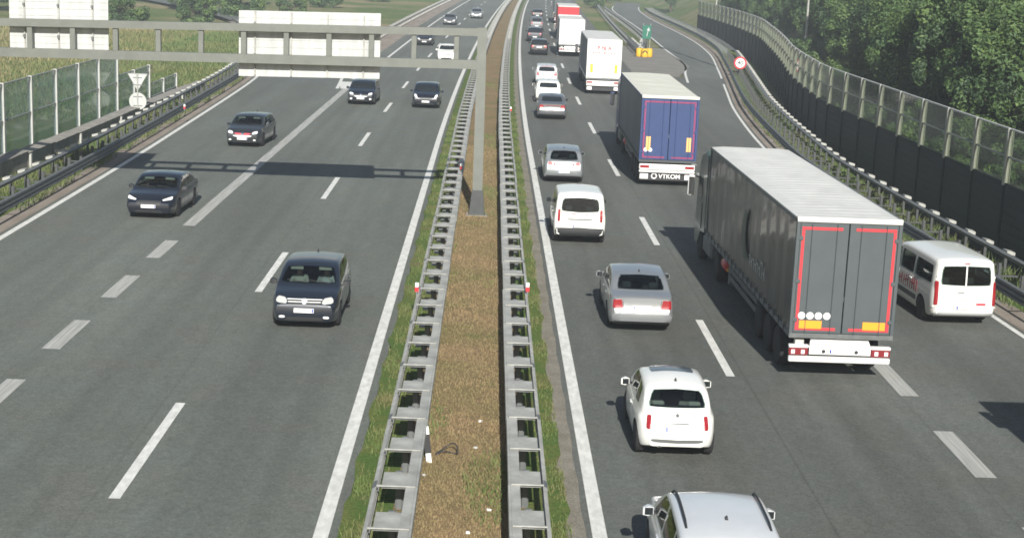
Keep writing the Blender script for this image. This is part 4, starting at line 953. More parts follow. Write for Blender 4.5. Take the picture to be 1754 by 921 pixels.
def sedan(L,W,H,paint,**kw):
    c=hatch(L,W,H,paint); s=L/4.57; h=H/1.46; f=lambda T:[(a*s,b_*h) for a,b_ in T]
    c.update(clr=.16*h,
      top=f([(-2.285,.96),(-2.2,1.0),(-2.0,1.03),(-1.72,1.06),(-1.45,1.19),(-1.08,1.37),(-.75,1.43),(-.2,1.46),(.2,1.44),(.48,1.36),(.85,1.16),(1.18,.97),(1.35,.93),(1.8,.87),(2.1,.78),(2.23,.69),(2.285,.62)]),
      belt=f([(-2.285,.90),(-1.8,.96),(-.5,.94),(.8,.91),(1.2,.88),(1.7,.82),(2.1,.70),(2.285,.56)]),
      axles=(1.32*s,-1.28*s),cab=(-1.55*s,1.0*s),ws=(1.10*s,.46*s,1.0*h,1.34*h),rw=([(.02,1.075*h),(.655,1.075*h)],[(.02,1.375*h),(.565,1.355*h)]),
      side=[([(-.10*s,.965*h),(.90*s,.945*h)],[(-.08*s,1.35*h),(.38*s,1.33*h)]),([(-1.08*s,.985*h),(-.18*s,.965*h)],[(-.86*s,1.31*h),(-.16*s,1.35*h)]),([(-1.40*s,1.02*h),(-1.15*s,.99*h)],[(-1.12*s,1.19*h),(-.97*s,1.27*h)])],
      doors=[(-.12*s,.95*s,.28*h,.91*h),(-1.02*s,-.16*s,.28*h,.92*h)],mirror=(.80*s,.97*h),seat_y=(.10*s,-.82*s),aerial=-.85*s,wipers=[(1.01*h,1)],
      finset=[(.15,.10),(.28*h,.02),(.42*h,0),(.55*h,.015),(.7*h,.08),(1*h,.12)],rinset=[(.15,.12),(.30*h,.02),(.48*h,0),(.6*h,.02),(.72*h,.06),(.95*h,.08),(1.5,.1)],
      plates=[(1,.42*h,.50,.115),(-1,.70*h,.50,.115)])
    c['patches']=[('headlight','y',1,[(.46,.60*h),(.76,.63*h)],[(.50,.70*h),(.74,.74*h)],'lamp_white',dict(mirror=True,off=.008,depth=.03,k=.16)),
      ('grille','y',1,[(-.36,.54*h),(.36,.54*h)],[(-.42,.65*h),(.42,.65*h)],'plastic_dark',dict(off=.006,k=.06)),
      ('lower_grille','y',1,[(-.52,.22*h),(.52,.22*h)],[(-.46,.33*h),(.46,.33*h)],'plastic_dark',dict(off=.006,k=.05)),
      ('taillight','y',-1,[(.50,.67*h),(.78,.68*h)],[(.56,.92*h),(.765,.90*h)],'lamp_red',dict(mirror=True,off=.022,depth=.03,k=.06,n=10,mm=6)),
      ('boot_gap','y',-1,[(-.49,.585*h),(.49,.585*h)],[(-.49,.597*h),(.49,.597*h)],'plastic_dark',dict(off=.002,depth=.004,k=0,mm=1,n=10)),
      ('rear_bumper','y',-1,[(-W*.44,.27*h),(W*.44,.27*h)],[(-W*.45,.54*h),(W*.45,.54*h)],paint,dict(off=.024,depth=.05,k=.05,n=14)),('lower_valance','y',-1,[(-W*.40,.19*h),(W*.40,.19*h)],[(-W*.43,.34*h),(W*.43,.34*h)],'plastic_dark',dict(off=.032,depth=.05,k=.06,n=12)),
      ('boot_gap','y',-1,[(.47,.60*h),(.482,.60*h)],[(.53,.95*h),(.542,.95*h)],'plastic_dark',dict(mirror=True,off=.002,depth=.003,k=0,n=1,mm=5)),
      ('sill','x',1,[(-.95*s,.18*h),(.95*s,.18*h)],[(-.93*s,.26*h),(.93*s,.26*h)],'plastic_dark',dict(mirror=True,off=.004,k=.02))]
    c.update(kw); return c
HEAD_OUT=0.; HEAD_IN=math.pi     # away from the camera / towards it
SH=.0205      # the bumpers seen in the picture hang about 0.2 m above the road
def at_rear(p,L,rz=0.):
    p=(p[0]*(1-SH),p[1]*(1-SH))   # p: ground point under the rear bumper
    return (p[0]-math.sin(rz)*L/2,p[1]+math.cos(rz)*L/2,0)
def at_front(p,L,rz=math.pi):
    p=(p[0]*(1-SH),p[1]*(1-SH))
    return (p[0]+math.sin(rz)*L/2,p[1]-math.cos(rz)*L/2,0)
IN='cars coming towards the camera'; OUT='cars driving away in the right carriageway'
# --- oncoming
c=hatch(4.08,1.80,1.53,'p_navy',visors=True,wheelmat='interior_light',seatmat='interior',mirror_mat='plastic_dark',rails=None)
c['patches'][0]=('headlight','y',1,[(.44,.69),(.76,.72)],[(.49,.82),(.72,.85)],'lamp_clear',dict(mirror=True,off=.008,depth=.03,k=.18))
c['patches'][1]=('grille','y',1,[(-.42,.68),(.42,.68)],[(-.46,.78),(.46,.78)],'plastic_dark',dict(off=.006,k=.05))
c['patches']+=[('grille_bar','y',1,[(-.43,.725),(.43,.725)],[(-.43,.745),(.43,.745)],'trim_light',dict(off=.014,k=0,mm=1)),('grille_bar','y',1,[(-.46,.78),(.46,.78)],[(-.46,.80),(.46,.80)],'trim_light',dict(off=.012,k=0,mm=1)),
  ('emblem','y',1,[(-.07,.69),(.07,.69)],[(-.07,.80),(.07,.80)],'trim_light',dict(off=.024,k=.3)),('fog_light','y',1,[(.50,.33),(.66,.33)],[(.50,.39),(.65,.39)],'lamp_white',dict(mirror=True,off=.010,k=.2,depth=.02))]
c['plates']=[(1,.54,.52,.115),(-1,.8,.5,.11)]
sand,_=make_car('hatchback','dark navy hatchback with twin chrome grille bars, nearest of the oncoming cars',c,at_front((-4.72,39.9),4.08),HEAD_IN,IN)
c=sedan(4.45,1.82,1.42,'p_navy2',mirror_mat='plastic_dark')
c['patches'][0]=('headlight','y',1,[(.50,.66),(.80,.70)],[(.46,.69),(.80,.80)],'lamp_white',dict(mirror=True,off=.008,depth=.03,k=.1))
c['patches'][1]=('grille','y',1,[(-.42,.50),(.42,.50)],[(-.46,.66),(.46,.66)],'plastic_dark',dict(off=.006,k=.08))
c['visors']=True; c['plates']=[(1,.47,.52,.115),(-1,.8,.5,.11)]
make_car('saloon_car','sleek blue-black car with slim bright headlights crossing the gantry shadow',c,at_front((-12.35,55.8),4.40,HEAD_IN-.03),HEAD_IN-.03,IN)
c=hatch(4.35,1.80,1.47,'p_charcoal',visors=True)
c['patches'][1]=('grille','y',1,[(-.30,.60),(.30,.60)],[(-.46,.69),(.46,.69)],'letter_red',dict(off=.006,k=.1))
c['patches']+=[('emblem','y',1,[(-.07,.60),(.07,.60)],[(-.07,.73),(.07,.73)],'chrome',dict(off=.02,k=.35)),('bumper_trim','y',1,[(-.34,.50),(.34,.50)],[(-.52,.58),(.52,.58)],'lamp_white',dict(off=.004,k=.1)),('fog_light','y',1,[(.54,.33),(.68,.33)],[(.54,.40),(.66,.40)],'lamp_white',dict(mirror=True,off=.010,k=.2,depth=.02))]
make_car('hatchback','charcoal hatchback with white lit headlights on the joining slip road',c,at_front((-12.35,77.2),4.35,HEAD_IN-.06),HEAD_IN-.06,IN)
c=hatch(4.38,1.82,1.46,'p_navy2',hollow=False)
c['patches']+=[('emblem','y',1,[(-.09,.60),(.09,.60)],[(-.06,.76),(.06,.76)],'chrome',dict(off=.02,k=.35)),('bumper_trim','y',1,[(-.30,.50),(.30,.50)],[(-.48,.57),(.48,.57)],'lamp_white',dict(off=.004,k=.1)),('fog_light','y',1,[(.54,.33),(.70,.33)],[(.54,.44),(.68,.44)],'lamp_white',dict(mirror=True,off=.010,k=.2,depth=.02))]
make_car('hatchback','black hatchback with large white grille badge just below the wide sign',c,at_front((-8.4,100.9),4.38,HEAD_IN-.02),HEAD_IN-.02,IN)
c=hatch(4.28,1.80,1.50,'p_navy2',hollow=False)
c['patches'][0]=('headlight','y',1,[(.50,.62),(.72,.70)],[(.60,.84),(.76,.88)],'lamp_white',dict(mirror=True,off=.008,depth=.03,k=.2))
make_car('hatchback','dark hatchback with swept-back headlights in the oncoming fast lane',c,at_front((-4.1,100.2),4.28),HEAD_IN,IN)
c=hatch(4.20,1.78,1.52,'p_white',hollow=False); make_car('hatchback','small white car far up the oncoming fast lane',c,at_front((-4.1,144.2),4.2,HEAD_IN-.02),HEAD_IN-.02,IN)
c=hatch(4.40,1.82,1.46,'p_black',hollow=False); make_car('hatchback','dark car behind the gantry chord in the oncoming slow lane',c,at_front((-7.2,168),4.4,HEAD_IN-.02),HEAD_IN-.02,IN)
c=sedan(4.6,1.80,1.47,'p_grey',hollow=False); make_car('saloon_car','distant grey saloon far up the oncoming slow lane',c,at_front((-5.9,218),4.6,HEAD_IN-.025),HEAD_IN-.025,IN)
c=hatch(4.3,1.80,1.55,'p_silver2',hollow=False); make_car('hatchback','distant pale car far up the oncoming fast lane',c,at_front((-2.4,243),4.3,HEAD_IN-.028),HEAD_IN-.028,IN)
# --- driving away, left lane
c=hatch(4.45,1.82,1.62,'p_whitegrey',rails=(-1.25,.55),aerial=-.95,tumble=.26,visors=False)
make_car('estate_car','silver white car with dark roof rails cut off by the bottom edge',c,(3.84,22.95,0),HEAD_OUT,OUT)
def fiat():
    c=hatch(3.55,1.63,1.49,'p_white'); h=1.49/1.52
    c.update(L=3.55,axles=(1.12,-1.16),corner=.75,plan=(.70,.72),beltw=.93,tumble=.30,round=.15,
      top=[(-1.775,.86),(-1.73,.92),(-1.62,1.06),(-1.45,1.25),(-1.25,1.38),(-.95,1.45),(-.4,1.49),(.1,1.46),(.4,1.39),(.72,1.20),(1.0,1.03),(1.2,.97),(1.45,.88),(1.65,.76),(1.775,.62)],
      belt=[(-1.775,.80),(-1.4,.90),(-.5,.92),(.6,.90),(1.0,.87),(1.4,.78),(1.775,.55)],cab=(-1.35,.85),ws=(.95,.40,1.05,1.365),
      rinset=[(.15,.14),(.28,.03),(.40,0),(.55,.01),(.7,.05),(.85,.11),(1.0,.15),(1.5,.2)],
      rw=([(.02,1.03),(.60,1.035)],[(.02,1.36),(.50,1.335)],.04),seat_dz=.0,
      side=[([(-.42,.945),(.74,.93)],[(-.42,1.36),(.28,1.345)]),([(-1.02,.97),(-.50,.95)],[(-.92,1.27),(-.50,1.34)])],
      doors=[(-.45,.75,.30,.89)],mirror=(.62,.97),seat_y=(-.02,-.78),aerial=-.95,seatmat='interior_light',wipers=[(1.06,1)],plates=[(1,.42,.5,.11),(-1,.66,.50,.115)])
    c['patches']=[('headlight','y',1,[(.45,.60),(.62,.60)],[(.45,.76),(.60,.76)],'lamp_white',dict(mirror=True,off=.01,k=.3)),
      ('taillight','y',-1,[(.535,.64),(.625,.65)],[(.525,.90),(.605,.90)],'lamp_red',dict(mirror=True,off=.012,depth=.03,k=.12)),
      ('lower_valance','y',-1,[(-.60,.20),(.60,.20)],[(-.63,.28),(.63,.28)],'plastic_dark',dict(off=.01,k=.06,n=10)),('bumper_slot','y',-1,[(-.50,.385),(0,.37),(.50,.385)],[(-.56,.46),(0,.44),(.56,.46)],'plastic_grey',dict(off=.005,k=.12,n=12)),
      ('hatch_handle','y',-1,[(-.25,.745),(.25,.745)],[(-.25,.775),(.25,.775)],'plastic_grey',dict(off=.014,k=.1)),
      ('emblem','y',-1,[(-.035,.875),(.035,.875)],[(-.035,.935),(.035,.935)],'plastic_grey',dict(off=.006,k=.35)),
      ('sunroof','z',1,[(-.46,-.35),(.46,-.35)],[(-.43,.30),(.43,.30)],'p_roofnavy',dict(off=.012,k=.06)),
      ('exhaust','y',-1,[(-.40,.285),(-.30,.285)],[(-.40,.325),(-.30,.325)],'chrome',dict(off=.03,k=.3))]
    return c
c=fiat(); make_car('city_car','small rounded white city car with dark glass roof behind the cut-off car',c,at_rear((4.12,30.05),3.55),HEAD_OUT,OUT)
c=sedan(4.57,1.77,1.46,'p_silver'); c['clr']=.18
make_car('saloon_car','silver saloon with red rear lamps left of the big grey lorry',c,at_rear((4.42,40.9),4.57,-.0),0.,OUT)
def kangoo(L=4.2,W=1.83,H=1.83,p='p_white'):
    c=hatch(L,W,H,p); 
    c.update(clr=.2,tumble=.14,beltw=.965,crown=.05,round=.11,corner=.26,plan=(.90,.80),wr=.32,wheels=VANW,
      top=[(-2.1,1.70),(-2.07,1.75),(-1.95,1.80),(-1.2,1.83),(-.2,1.83),(.25,1.80),(.52,1.70),(.90,1.42),(1.22,1.16),(1.40,1.08),(1.75,.98),(1.98,.84),(2.1,.70)],
      belt=[(-2.1,1.10),(-1.0,1.08),(.6,1.04),(1.1,1.02),(1.6,.92),(2.1,.62)],axles=(1.32,-1.37),cab=(-1.95,1.0),ws=(1.15,.55,1.19,1.66),
      rinset=[(.2,.10),(.4,0),(.6,.0),(.75,.05),(1.1,.07),(1.5,.14),(1.8,.22)],finset=[(.2,.08),(.4,0),(.7,.03),(.9,.1),(1.2,.14)],
      rw=([(.03,1.12),(.69,1.15)],[(.03,1.63),(.63,1.60)],.05),
      side=[([(-.02,1.10),(.96,1.08)],[(0,1.58),(.46,1.56)]),([(-.98,1.11),(-.10,1.10)],[(-.98,1.58),(-.10,1.58)]),([(-1.80,1.14),(-1.08,1.11)],[(-1.76,1.56),(-1.08,1.58)])],
      doors=[(-.05,1.0,.34,1.04),(-.95,-.09,.34,1.05)],mirror=(.78,1.10),mirror_mat='plastic_dark',seat_y=(.12,-.8),aerial=.2,wipers=[(1.2,1)],plates=[(1,.45,.5,.11),(-1,.66,.5,.11)])
    c['patches']=[('headlight','y',1,[(.45,.70),(.76,.74)],[(.48,.88),(.72,.92)],'lamp_white',dict(mirror=True,off=.008,k=.18)),('grille','y',1,[(-.42,.66),(.42,.66)],[(-.42,.76),(.42,.76)],'plastic_dark',dict(off=.006)),
      ('taillight','y',-1,[(.70,.80),(.79,.80)],[(.69,1.22),(.78,1.22)],'lamp_red',dict(mirror=True,off=.03,depth=.04,k=.08)),
      ('rear_bumper','y',-1,[(-.82,.24),(.82,.24)],[(-.85,.58),(.85,.58)],'plastic_dark',dict(off=.022,depth=.05,k=.04,n=12)),
      ('hatch_trim','y',-1,[(-.44,.85),(.44,.85)],[(-.48,.895),(.48,.895)],'plastic_grey',dict(off=.012,k=.15)),
      ('badge','y',-1,[(-.30,1.045),(-.12,1.045)],[(-.30,1.075),(-.12,1.075)],'letter_red',dict(off=.004,k=.1)),('badge','y',-1,[(.16,1.045),(.30,1.045)],[(.16,1.075),(.30,1.075)],'letter_red',dict(off=.004,k=.1)),
      ('sill','x',1,[(-1.0,.24),(1.0,.24)],[(-1.0,.34),(1.0,.34)],'plastic_dark',dict(mirror=True,off=.005))]
    return c
make_car('small_van','white boxy leisure van with black bumper behind the silver saloon lane',dict(kangoo(),cat='van'),at_rear((3.42,53.9),4.2),0.,OUT)
c=hatch(4.25,1.79,1.50,'p_silver2'); c['patches'][3]=('taillight','y',-1,[(.50,.80),(.74,.80)],[(.52,.93),(.70,.95)],'lamp_red',dict(mirror=True,off=.008,depth=.03,k=.3))
c['patches']+=[('lamp_inner','y',-1,[(.36,.79),(.47,.79)],[(.36,.87),(.48,.88)],'lamp_red_dark',dict(mirror=True,off=.008,k=.3))]
make_car('hatchback','silver hatchback with round rear lamps ahead of the white leisure van',c,at_rear((3.52,68.9),4.25),0.,OUT)
c=sedan(4.7,1.83,1.45,'p_grey',hollow=False); c['patches'].append(('light_strip','y',-1,[(-.50,.845),(.50,.845)],[(-.50,.875),(.50,.875)],'lamp_red',dict(off=.010,k=0,mm=1)))
make_car('saloon_car','dark grey saloon with full-width red light strip, rearmost of three queued cars',c,at_rear((4.0,96.2),4.7,-.01),-.01,OUT)
c=hatch(4.1,1.78,1.52,'p_white',hollow=False); c['patches'][3]=('taillight','y',-1,[(.44,.82),(.72,.84)],[(.48,.90),(.70,.93)],'lamp_red_dark',dict(mirror=True,off=.008,k=.1)); make_car('hatchback','white hatchback in the middle of three queued cars',c,at_rear((4.15,107.4),4.1,-.01),-.01,OUT)
c=hatch(4.3,1.80,1.55,'p_whitegrey',hollow=False); c['patches'].append(('roof_band','y',-1,[(-.5,1.40),(.5,1.40)],[(-.48,1.43),(.48,1.43)],'lamp_red',dict(off=.006,k=.1,mm=1))); make_car('hatchback','pale car with reddish rear window, front of three queued cars',c,at_rear((4.55,122.6),4.3,-.01),-.01,OUT)
c=hatch(4.4,1.82,1.60,'p_black',hollow=False); c['patches'].append(('brake_light','y',-1,[(.50,.86),(.74,.86)],[(.52,.98),(.70,.98)],'lamp_orange',dict(mirror=True,off=.012,k=.1))); c['plates']=[(1,.44,.5,.11),(-1,.8,.55,.14)]; make_car('hatchback','dark car with orange-red lamps far up the left lane',c,at_rear((5.0,159.2),4.4,-.015),-.015,OUT)
for x,y,p,k,lb_ in [(5.2,184,'p_navy2',hatch(4.5,1.84,1.65,'p_navy2',hollow=False),'distant navy car just ahead of the dark car with orange-red lamps'),(6.2,212,'p_grey',hatch(4.6,1.86,1.8,'p_grey',hollow=False),'distant tall grey car, second farthest in the left lane'),(7.4,252,'p_black',hatch(4.4,1.8,1.5,'p_black',hollow=False),'farthest dark car at the top of the left lane')]:
    make_car('hatchback',lb_,k,at_rear((x,y),4.5,-.02),-.02,OUT)
# --- white minibus on the exit lane
def trafic():
    c=kangoo(4.9,1.92,1.97); 
    c.update(L=4.9,W=1.92,clr=.22,tumble=.13,plan=(.88,.76),corner=.40,wr=.34,crown=.045,round=.14,
      top=[(-2.45,1.84),(-2.42,1.90),(-2.3,1.94),(-1.2,1.97),(.3,1.96),(.75,1.90),(1.05,1.76),(1.5,1.40),(1.78,1.20),(2.0,1.10),(2.25,.95),(2.45,.72)],
      belt=[(-2.45,1.13),(-1,1.12),(1.0,1.10),(1.6,1.08),(2.0,.98),(2.45,.62)],axles=(1.50,-1.50),cab=(-2.3,1.5),ws=(1.72,1.08,1.24,1.80),
      rinset=[(.2,.06),(.4,0),(.6,.0),(1.1,.03),(1.5,.06),(1.95,.10)],
      rw=([(.02,1.17),(.745,1.19)],[(.02,1.74),(.70,1.73)],.03),
      side=[([(.62,1.16),(1.50,1.16)],[(.64,1.70),(1.02,1.69)]),([(-.62,1.17),(.52,1.16)],[(-.62,1.70),(.54,1.70)]),([(-2.15,1.19),(-.74,1.17)],[(-2.10,1.69),(-.74,1.70)])],
      doors=[(.56,1.5,.36,1.09),(-.66,.5,.36,1.10)],mirror=(1.32,1.22),seat_y=(.7,-.3,-1.2),aerial=.7,wipers=[(1.26,1)],plates=[(1,.45,.5,.11),(-1,.56,.5,.11)])
    c['patches']=[('headlight','y',1,[(.5,.70),(.80,.76)],[(.52,.96),(.76,1.02)],'lamp_white',dict(mirror=True,off=.008,k=.18)),('grille','y',1,[(-.45,.66),(.45,.66)],[(-.45,.78),(.45,.78)],'plastic_dark',dict(off=.006)),
      ('taillight','y',-1,[(.79,.62),(.885,.62)],[(.79,1.30),(.87,1.30)],'lamp_red',dict(mirror=True,off=.02,depth=.05,k=.08)),
      ('rear_bumper','y',-1,[(-.84,.26),(.84,.26)],[(-.86,.42),(.86,.42)],'letter_grey',dict(off=.03,depth=.06,k=.06,n=12)),
      ('brake_light','y',-1,[(-.09,1.80),(.09,1.80)],[(-.09,1.83),(.09,1.83)],'lamp_red',dict(off=.02,k=.1,mm=1)),
      ('window_divider','y',-1,[(-.02,1.17),(.02,1.17)],[(-.02,1.76),(.02,1.76)],'p_white',dict(off=.012,k=0,n=2)),
      ('door_gap','y',-1,[(-.006,.45),(.006,.45)],[(-.006,1.17),(.006,1.17)],'letter_grey',dict(off=.003,depth=.002,k=0,n=1)),
      ('emblem','y',-1,[(-.24,.97),(-.02,.97)],[(-.24,1.0),(-.02,1.0)],'letter_black',dict(off=.006,k=.1,mm=1)),
      ('door_handle','y',-1,[(-.22,.745),(.05,.745)],[(-.22,.775),(.05,.775)],'letter_grey',dict(off=.02,k=.1,mm=1)),
      ('reflector','y',-1,[(.33,.62),(.62,.62)],[(.33,.69),(.62,.69)],'letter_red',dict(off=.006,k=.05,mm=1)),
      ('side_trim','x',1,[(-1.05,.45),(1.05,.45)],[(-1.05,.60),(1.05,.60)],'plastic_grey',dict(mirror=True,off=.007,k=.02)),
      ('hinge','y',-1,[(.83,1.40),(.90,1.40)],[(.83,1.45),(.90,1.45)],'p_white',dict(mirror=True,off=.03,k=0,mm=1,n=1)),('hinge','y',-1,[(.83,.54),(.90,.54)],[(.83,.59),(.90,.59)],'p_white',dict(mirror=True,off=.03,k=0,mm=1,n=1))]
    # large red lettering along the sides, too oblique to read in the picture: tall strokes of uneven height
    r=random.Random(5); y=-1.1
    for k in range(13):
        h=r.uniform(.26,.36); z=.66+r.uniform(0,.05)
        c['patches'].append(('lettering','x',-1,[(y,z),(y+.075,z)],[(y,z+h),(y+.075,z+h)],'letter_red',dict(off=.006,depth=.002,k=0,n=1,mm=2)))
        if k%3: c['patches'].append(('lettering','x',-1,[(y+.08,z+h*.45),(y+.16,z+h*.45)],[(y+.08,z+h*.62),(y+.16,z+h*.62)],'letter_red',dict(off=.006,depth=.002,k=0,n=1,mm=1)))
        y+=.185
    return dict(c,cat='van')
make_car('minibus','white minibus with red side lettering on the far right lane beside the grey lorry',trafic(),at_rear((14.0,43.15),4.9,.06),.06,OUT)
#@@TRUCK
# ------------------------------------------------------------------ lorries (local origin on the ground under the rear of the box, +y ahead)
def lorry(label,pos,rz,o,group='lorries in the right carriageway'):
    t=thing('lorry',label,'lorry',pos,rz,group); L=o.get('len',13.6); hw=1.275; z0,z1=1.15,o.get('h',4.0)
    side,door,roof,frame,tape=o['side'],o['door'],o['roof'],o.get('frame','frame_dark'),o.get('tape','tape_red')
    detail=o.get('detail',True)
    # curtain sides: billowing cloth between pillars
    ns=44 if detail else 12
    for sx in (-1,1):
        b=MB(); r=random.Random(3)
        ph=[r.uniform(0,6.28) for _ in range(6)]
        def f(u,v):
            y=.12+u*(L-.24); z=z0+.02+v*(z1-z0-.14); bl=math.sin(math.pi*v)
            dx=.018*bl*math.sin(u*math.pi*6+ph[0])+.010*bl*math.sin(u*math.pi*23+ph[1])+.006*math.sin(u*math.pi*61+ph[2])*(1-v)
            return (sx*(hw-.03+dx),y,z)
        b.grid(f,ns*2,10); b.build('side_curtain',side,t,smooth=60)
        MB().box(min(sx*(hw-.05),sx*(hw+.0)),max(sx*(hw-.05),sx*(hw+.0)),.06,L-.02,z1-.13,z1-.015,.02).build('top_rail',frame if not o.get('rail') else o['rail'],t)
        MB().box(min(sx*(hw-.06),sx*(hw-.0)),max(sx*(hw-.06),sx*(hw-.0)),.06,L-.02,z0-.10,z0+.04,.02).build('bottom_rail','galv_dark' if detail else frame,t)
        MB().box(min(sx*(hw-.10),sx*hw),max(sx*(hw-.10),sx*hw),L-.14,L,z0,z1-.02,.01).build('corner_post',frame,t)
        if detail:
            for k in range(1,21):
                y=L*k/21; MB().box(min(sx*(hw-.012),sx*(hw+.010)),max(sx*(hw-.012),sx*(hw+.010)),y-.022,y+.022,z0-.08,z0+.16).build('strap','plastic_dark',t)
    b=MB()
    def f(u,v):
        y=.03+u*(L-.05); x=-hw+.02+v*(2*hw-.04); e=min(1,min(v,1-v)*8)
        return (x,y,z1-.012+e*(.022+.010*math.sin(u*math.pi*o.get('ribs',46)+.5*math.sin(v*9))+.008*math.sin(u*37+v*5)))
    b.grid(f,150 if detail else 40,14); b.build('roof_tarp',roof,t,smooth=60)
    MB().box(-hw,hw,L-.06,L,z0,z1-.02,.02).build('front_wall',frame,t)
    # rear frame and doors
    for sx in (-1,1): MB().box(min(sx*(hw-.09),sx*hw),max(sx*(hw-.09),sx*hw),0,.12,z0,z1-.03,.01).build('rear_post',o.get('post',door),t)
    MB().box(-hw,hw,-.005,.14,z1-.11,z1+.02,.015).build('rear_header',roof,t)
    MB().box(-hw,hw,-.01,.14,z0-.10,z0+.02,.012).build('rear_sill',o.get('sill','galv_dark'),t)
    for sx in (-1,1):
        xa,xb=(.012,hw-.095) if sx>0 else (-hw+.095,-.012)
        d=MB().box(xa,xb,.015,.06,z0+.03,z1-.125,.01).build('rear_door',door,t)
        for xx in (xa+.28,xb-.28) if detail else ():
            MB().tube([(xx,-.012,z0+.0),(xx,-.012,z1-.14)],.009,6).build('locking_bar',door,d)
        for zz in (z0+.35,z0+1.3,z1-.5) if detail else ():
            xo=xb-.02 if sx>0 else xa+.02; MB().box(xo-.06,xo+.06,-.012,.014,zz-.05,zz+.05,.01).build('hinge',door,d)
        # reflective tape outline
        if tape:
            tw=.07; xo=(hw-.135)*sx; xi=.16*sx
            def tp(x0,x1,za,zb): MB().box(min(x0,x1),max(x0,x1),.007,.013,za,zb).build('reflective_tape',tape,d)
            tp(xo,xo-sx*tw,z0+.10,z1-.22); tp(xo-sx*(tw+.004),xi if not o.get('fulltape') else .02*sx,z1-.29,z1-.22); tp(xo-sx*(tw+.004),xi,z0+.10,z0+.10+tw)
        if o.get('plates')=='wide': MB().box(min(sx*.50,sx*1.05),max(sx*.50,sx*1.05),-.002,.006,z0+.14,z0+.34,.004).build('orange_marker','orange_plate',d)
        elif o.get('plates')=='tall': MB().box(min(sx*.80,sx*1.0),max(sx*.80,sx*1.0),-.002,.006,z0+.42,z0+1.05,.004).build('orange_marker',o.get('marker','orange_pale'),d)
    for k in range(o.get('stickers',0)):
        x=-1.0+k*.205; s=MB(); s.lathe([(.0055,.088),(-.001,.088)],'y',20,(x,0,z0+.46)); so=s.build('round_sticker','sticker',t); r2=MB(); r2.lathe([(-.0012,.04),(-.004,.04)],'y',10,(x,0,z0+.46)); r2.build('sticker_print','letter_grey',so)
    # chassis
    for sx in (-1,1):
        MB().box(sx*.45-.06,sx*.45+.06,.3,L-.4,.78,z0-.11,.01).build('chassis_beam','under',t)
        MB().box(min(sx*1.16,sx*1.20),max(sx*1.16,sx*1.20),4.6,L-4.4,.55,.70,.01).build('side_guard','plastic_grey',t); MB().box(min(sx*1.16,sx*1.20),max(sx*1.16,sx*1.20),4.6,L-4.4,.80,.95,.01).build('side_guard','plastic_grey',t)
        MB().box(min(sx*.80,sx*1.12),max(sx*.80,sx*1.12),L-4.2,L-3.9,.30,1.03,.02).build('landing_leg','galv_dark',t)
        for k in range(3):
            y=1.5+k*1.31; wheel(t,TRWW,sx*1.03,y,.5)
            b=MB(); b.rings([[(sx*.80+q*.22,y+.58*math.cos(a),.5+.58*math.sin(a)) for q in (-1,1)]+[(sx*.80+q*.22,y+.60*math.cos(a),.5+.60*math.sin(a)) for q in (1,-1)] for a in [i*math.pi/8 for i in range(9)]]); b.build('mudguard','plastic_dark',t,smooth=40)
    MB().box(-1.1,1.1,.9,4.4,.72,.80,.01).build('axle_frame','under',t)
    if detail:
        MB().box(-1.15,-.75,6.2,7.4,.48,.98,.03).build('pallet_box','plastic_dark',t); 
        MB().lathe([(L-3.55,.16),(L-3.5,.2),(L-2.9,.2),(L-2.85,.16)],'y',14,(-1.0,0,.75)).build('air_tank','tape_red',t,smooth=40)
        MB().box(-1.12,-.85,L-3.7,L-3.3,.62,.70,.01).build('hose_bracket','yellow',t)
    # rear bumper
    st=o.get('bumper','wide')
    if st=='wide':
        b=MB(); b.add([(-.75,-.02,.66),(.75,-.02,.66),(.75,-.02,.85),(-.75,-.02,.85),(-.70,.10,1.02),(.70,.10,1.02),(.70,.20,1.02),(-.70,.20,1.02),(-.75,.20,.66),(.75,.20,.66)],[(0,1,2,3),(3,2,5,4),(4,5,6,7),(0,8,9,1),(8,7,6,9),(0,3,4,7,8),(1,9,6,5,2)]); b.build('bumper_panel','white_truck',t)
        MB().box(-1.24,1.24,-.03,.09,.46,.60,.02).build('underrun_bar','white_truck',t)
        for sx in (-1,1):
            lc=MB().box(min(sx*.77,sx*1.24),max(sx*.77,sx*1.24),.0,.12,.62,.80,.02).build('lamp_cluster','lamp_red_dark',t)
            MB().box(min(sx*.76,sx*1.245),max(sx*.76,sx*1.245),-.01,.13,.805,.88,.015).build('lamp_shelf','white_truck',t)
            for k in (0,2): MB().box(sx*(.90+.12*k)-.045,sx*(.90+.12*k)+.045,-.012,.0,.66,.76,.01).build('lens','sticker',lc)
        pl=MB().box(-.26,.26,-.034,-.022,.69,.80,.003).build('license_plate','plate_white',t); MB().box(-.25,-.21,-.037,-.033,.70,.79).build('blue_band','plate_blue',pl)
        for sx in (-.4,.4): MB().lathe([(-.035,.045),(-.02,.045)],'y',12,(sx,0,.74)).build('socket','plastic_dark',t)
        MB().box(-1.08,-.86,.12,.3,.86,1.0,.01).build('bracket','galv_bright',t)
    else:
        MB().box(-1.24,1.24,-.03,.11,.72,.98,.03).build('bumper_panel','white_truck',t)
        MB().box(-1.24,1.24,-.04,.10,.60,.70,.02).build('underrun_bar','white_truck',t)
        for sx in (-1,1):
            MB().box(min(sx*.80,sx*1.2),max(sx*.80,sx*1.2),-.045,-.028,.80,.92,.01).build('lamp_cluster','lamp_red',t)
        fl=MB().box(-1.22,1.22,.12,.14,.24,.60,.004).build('mud_flap','plastic_dark',t)
        for sx in (-1,1): MB().box(min(sx*.82,sx*1.18),max(sx*.82,sx*1.18),.111,.119,.30,.54).build('flap_print','sticker',fl)
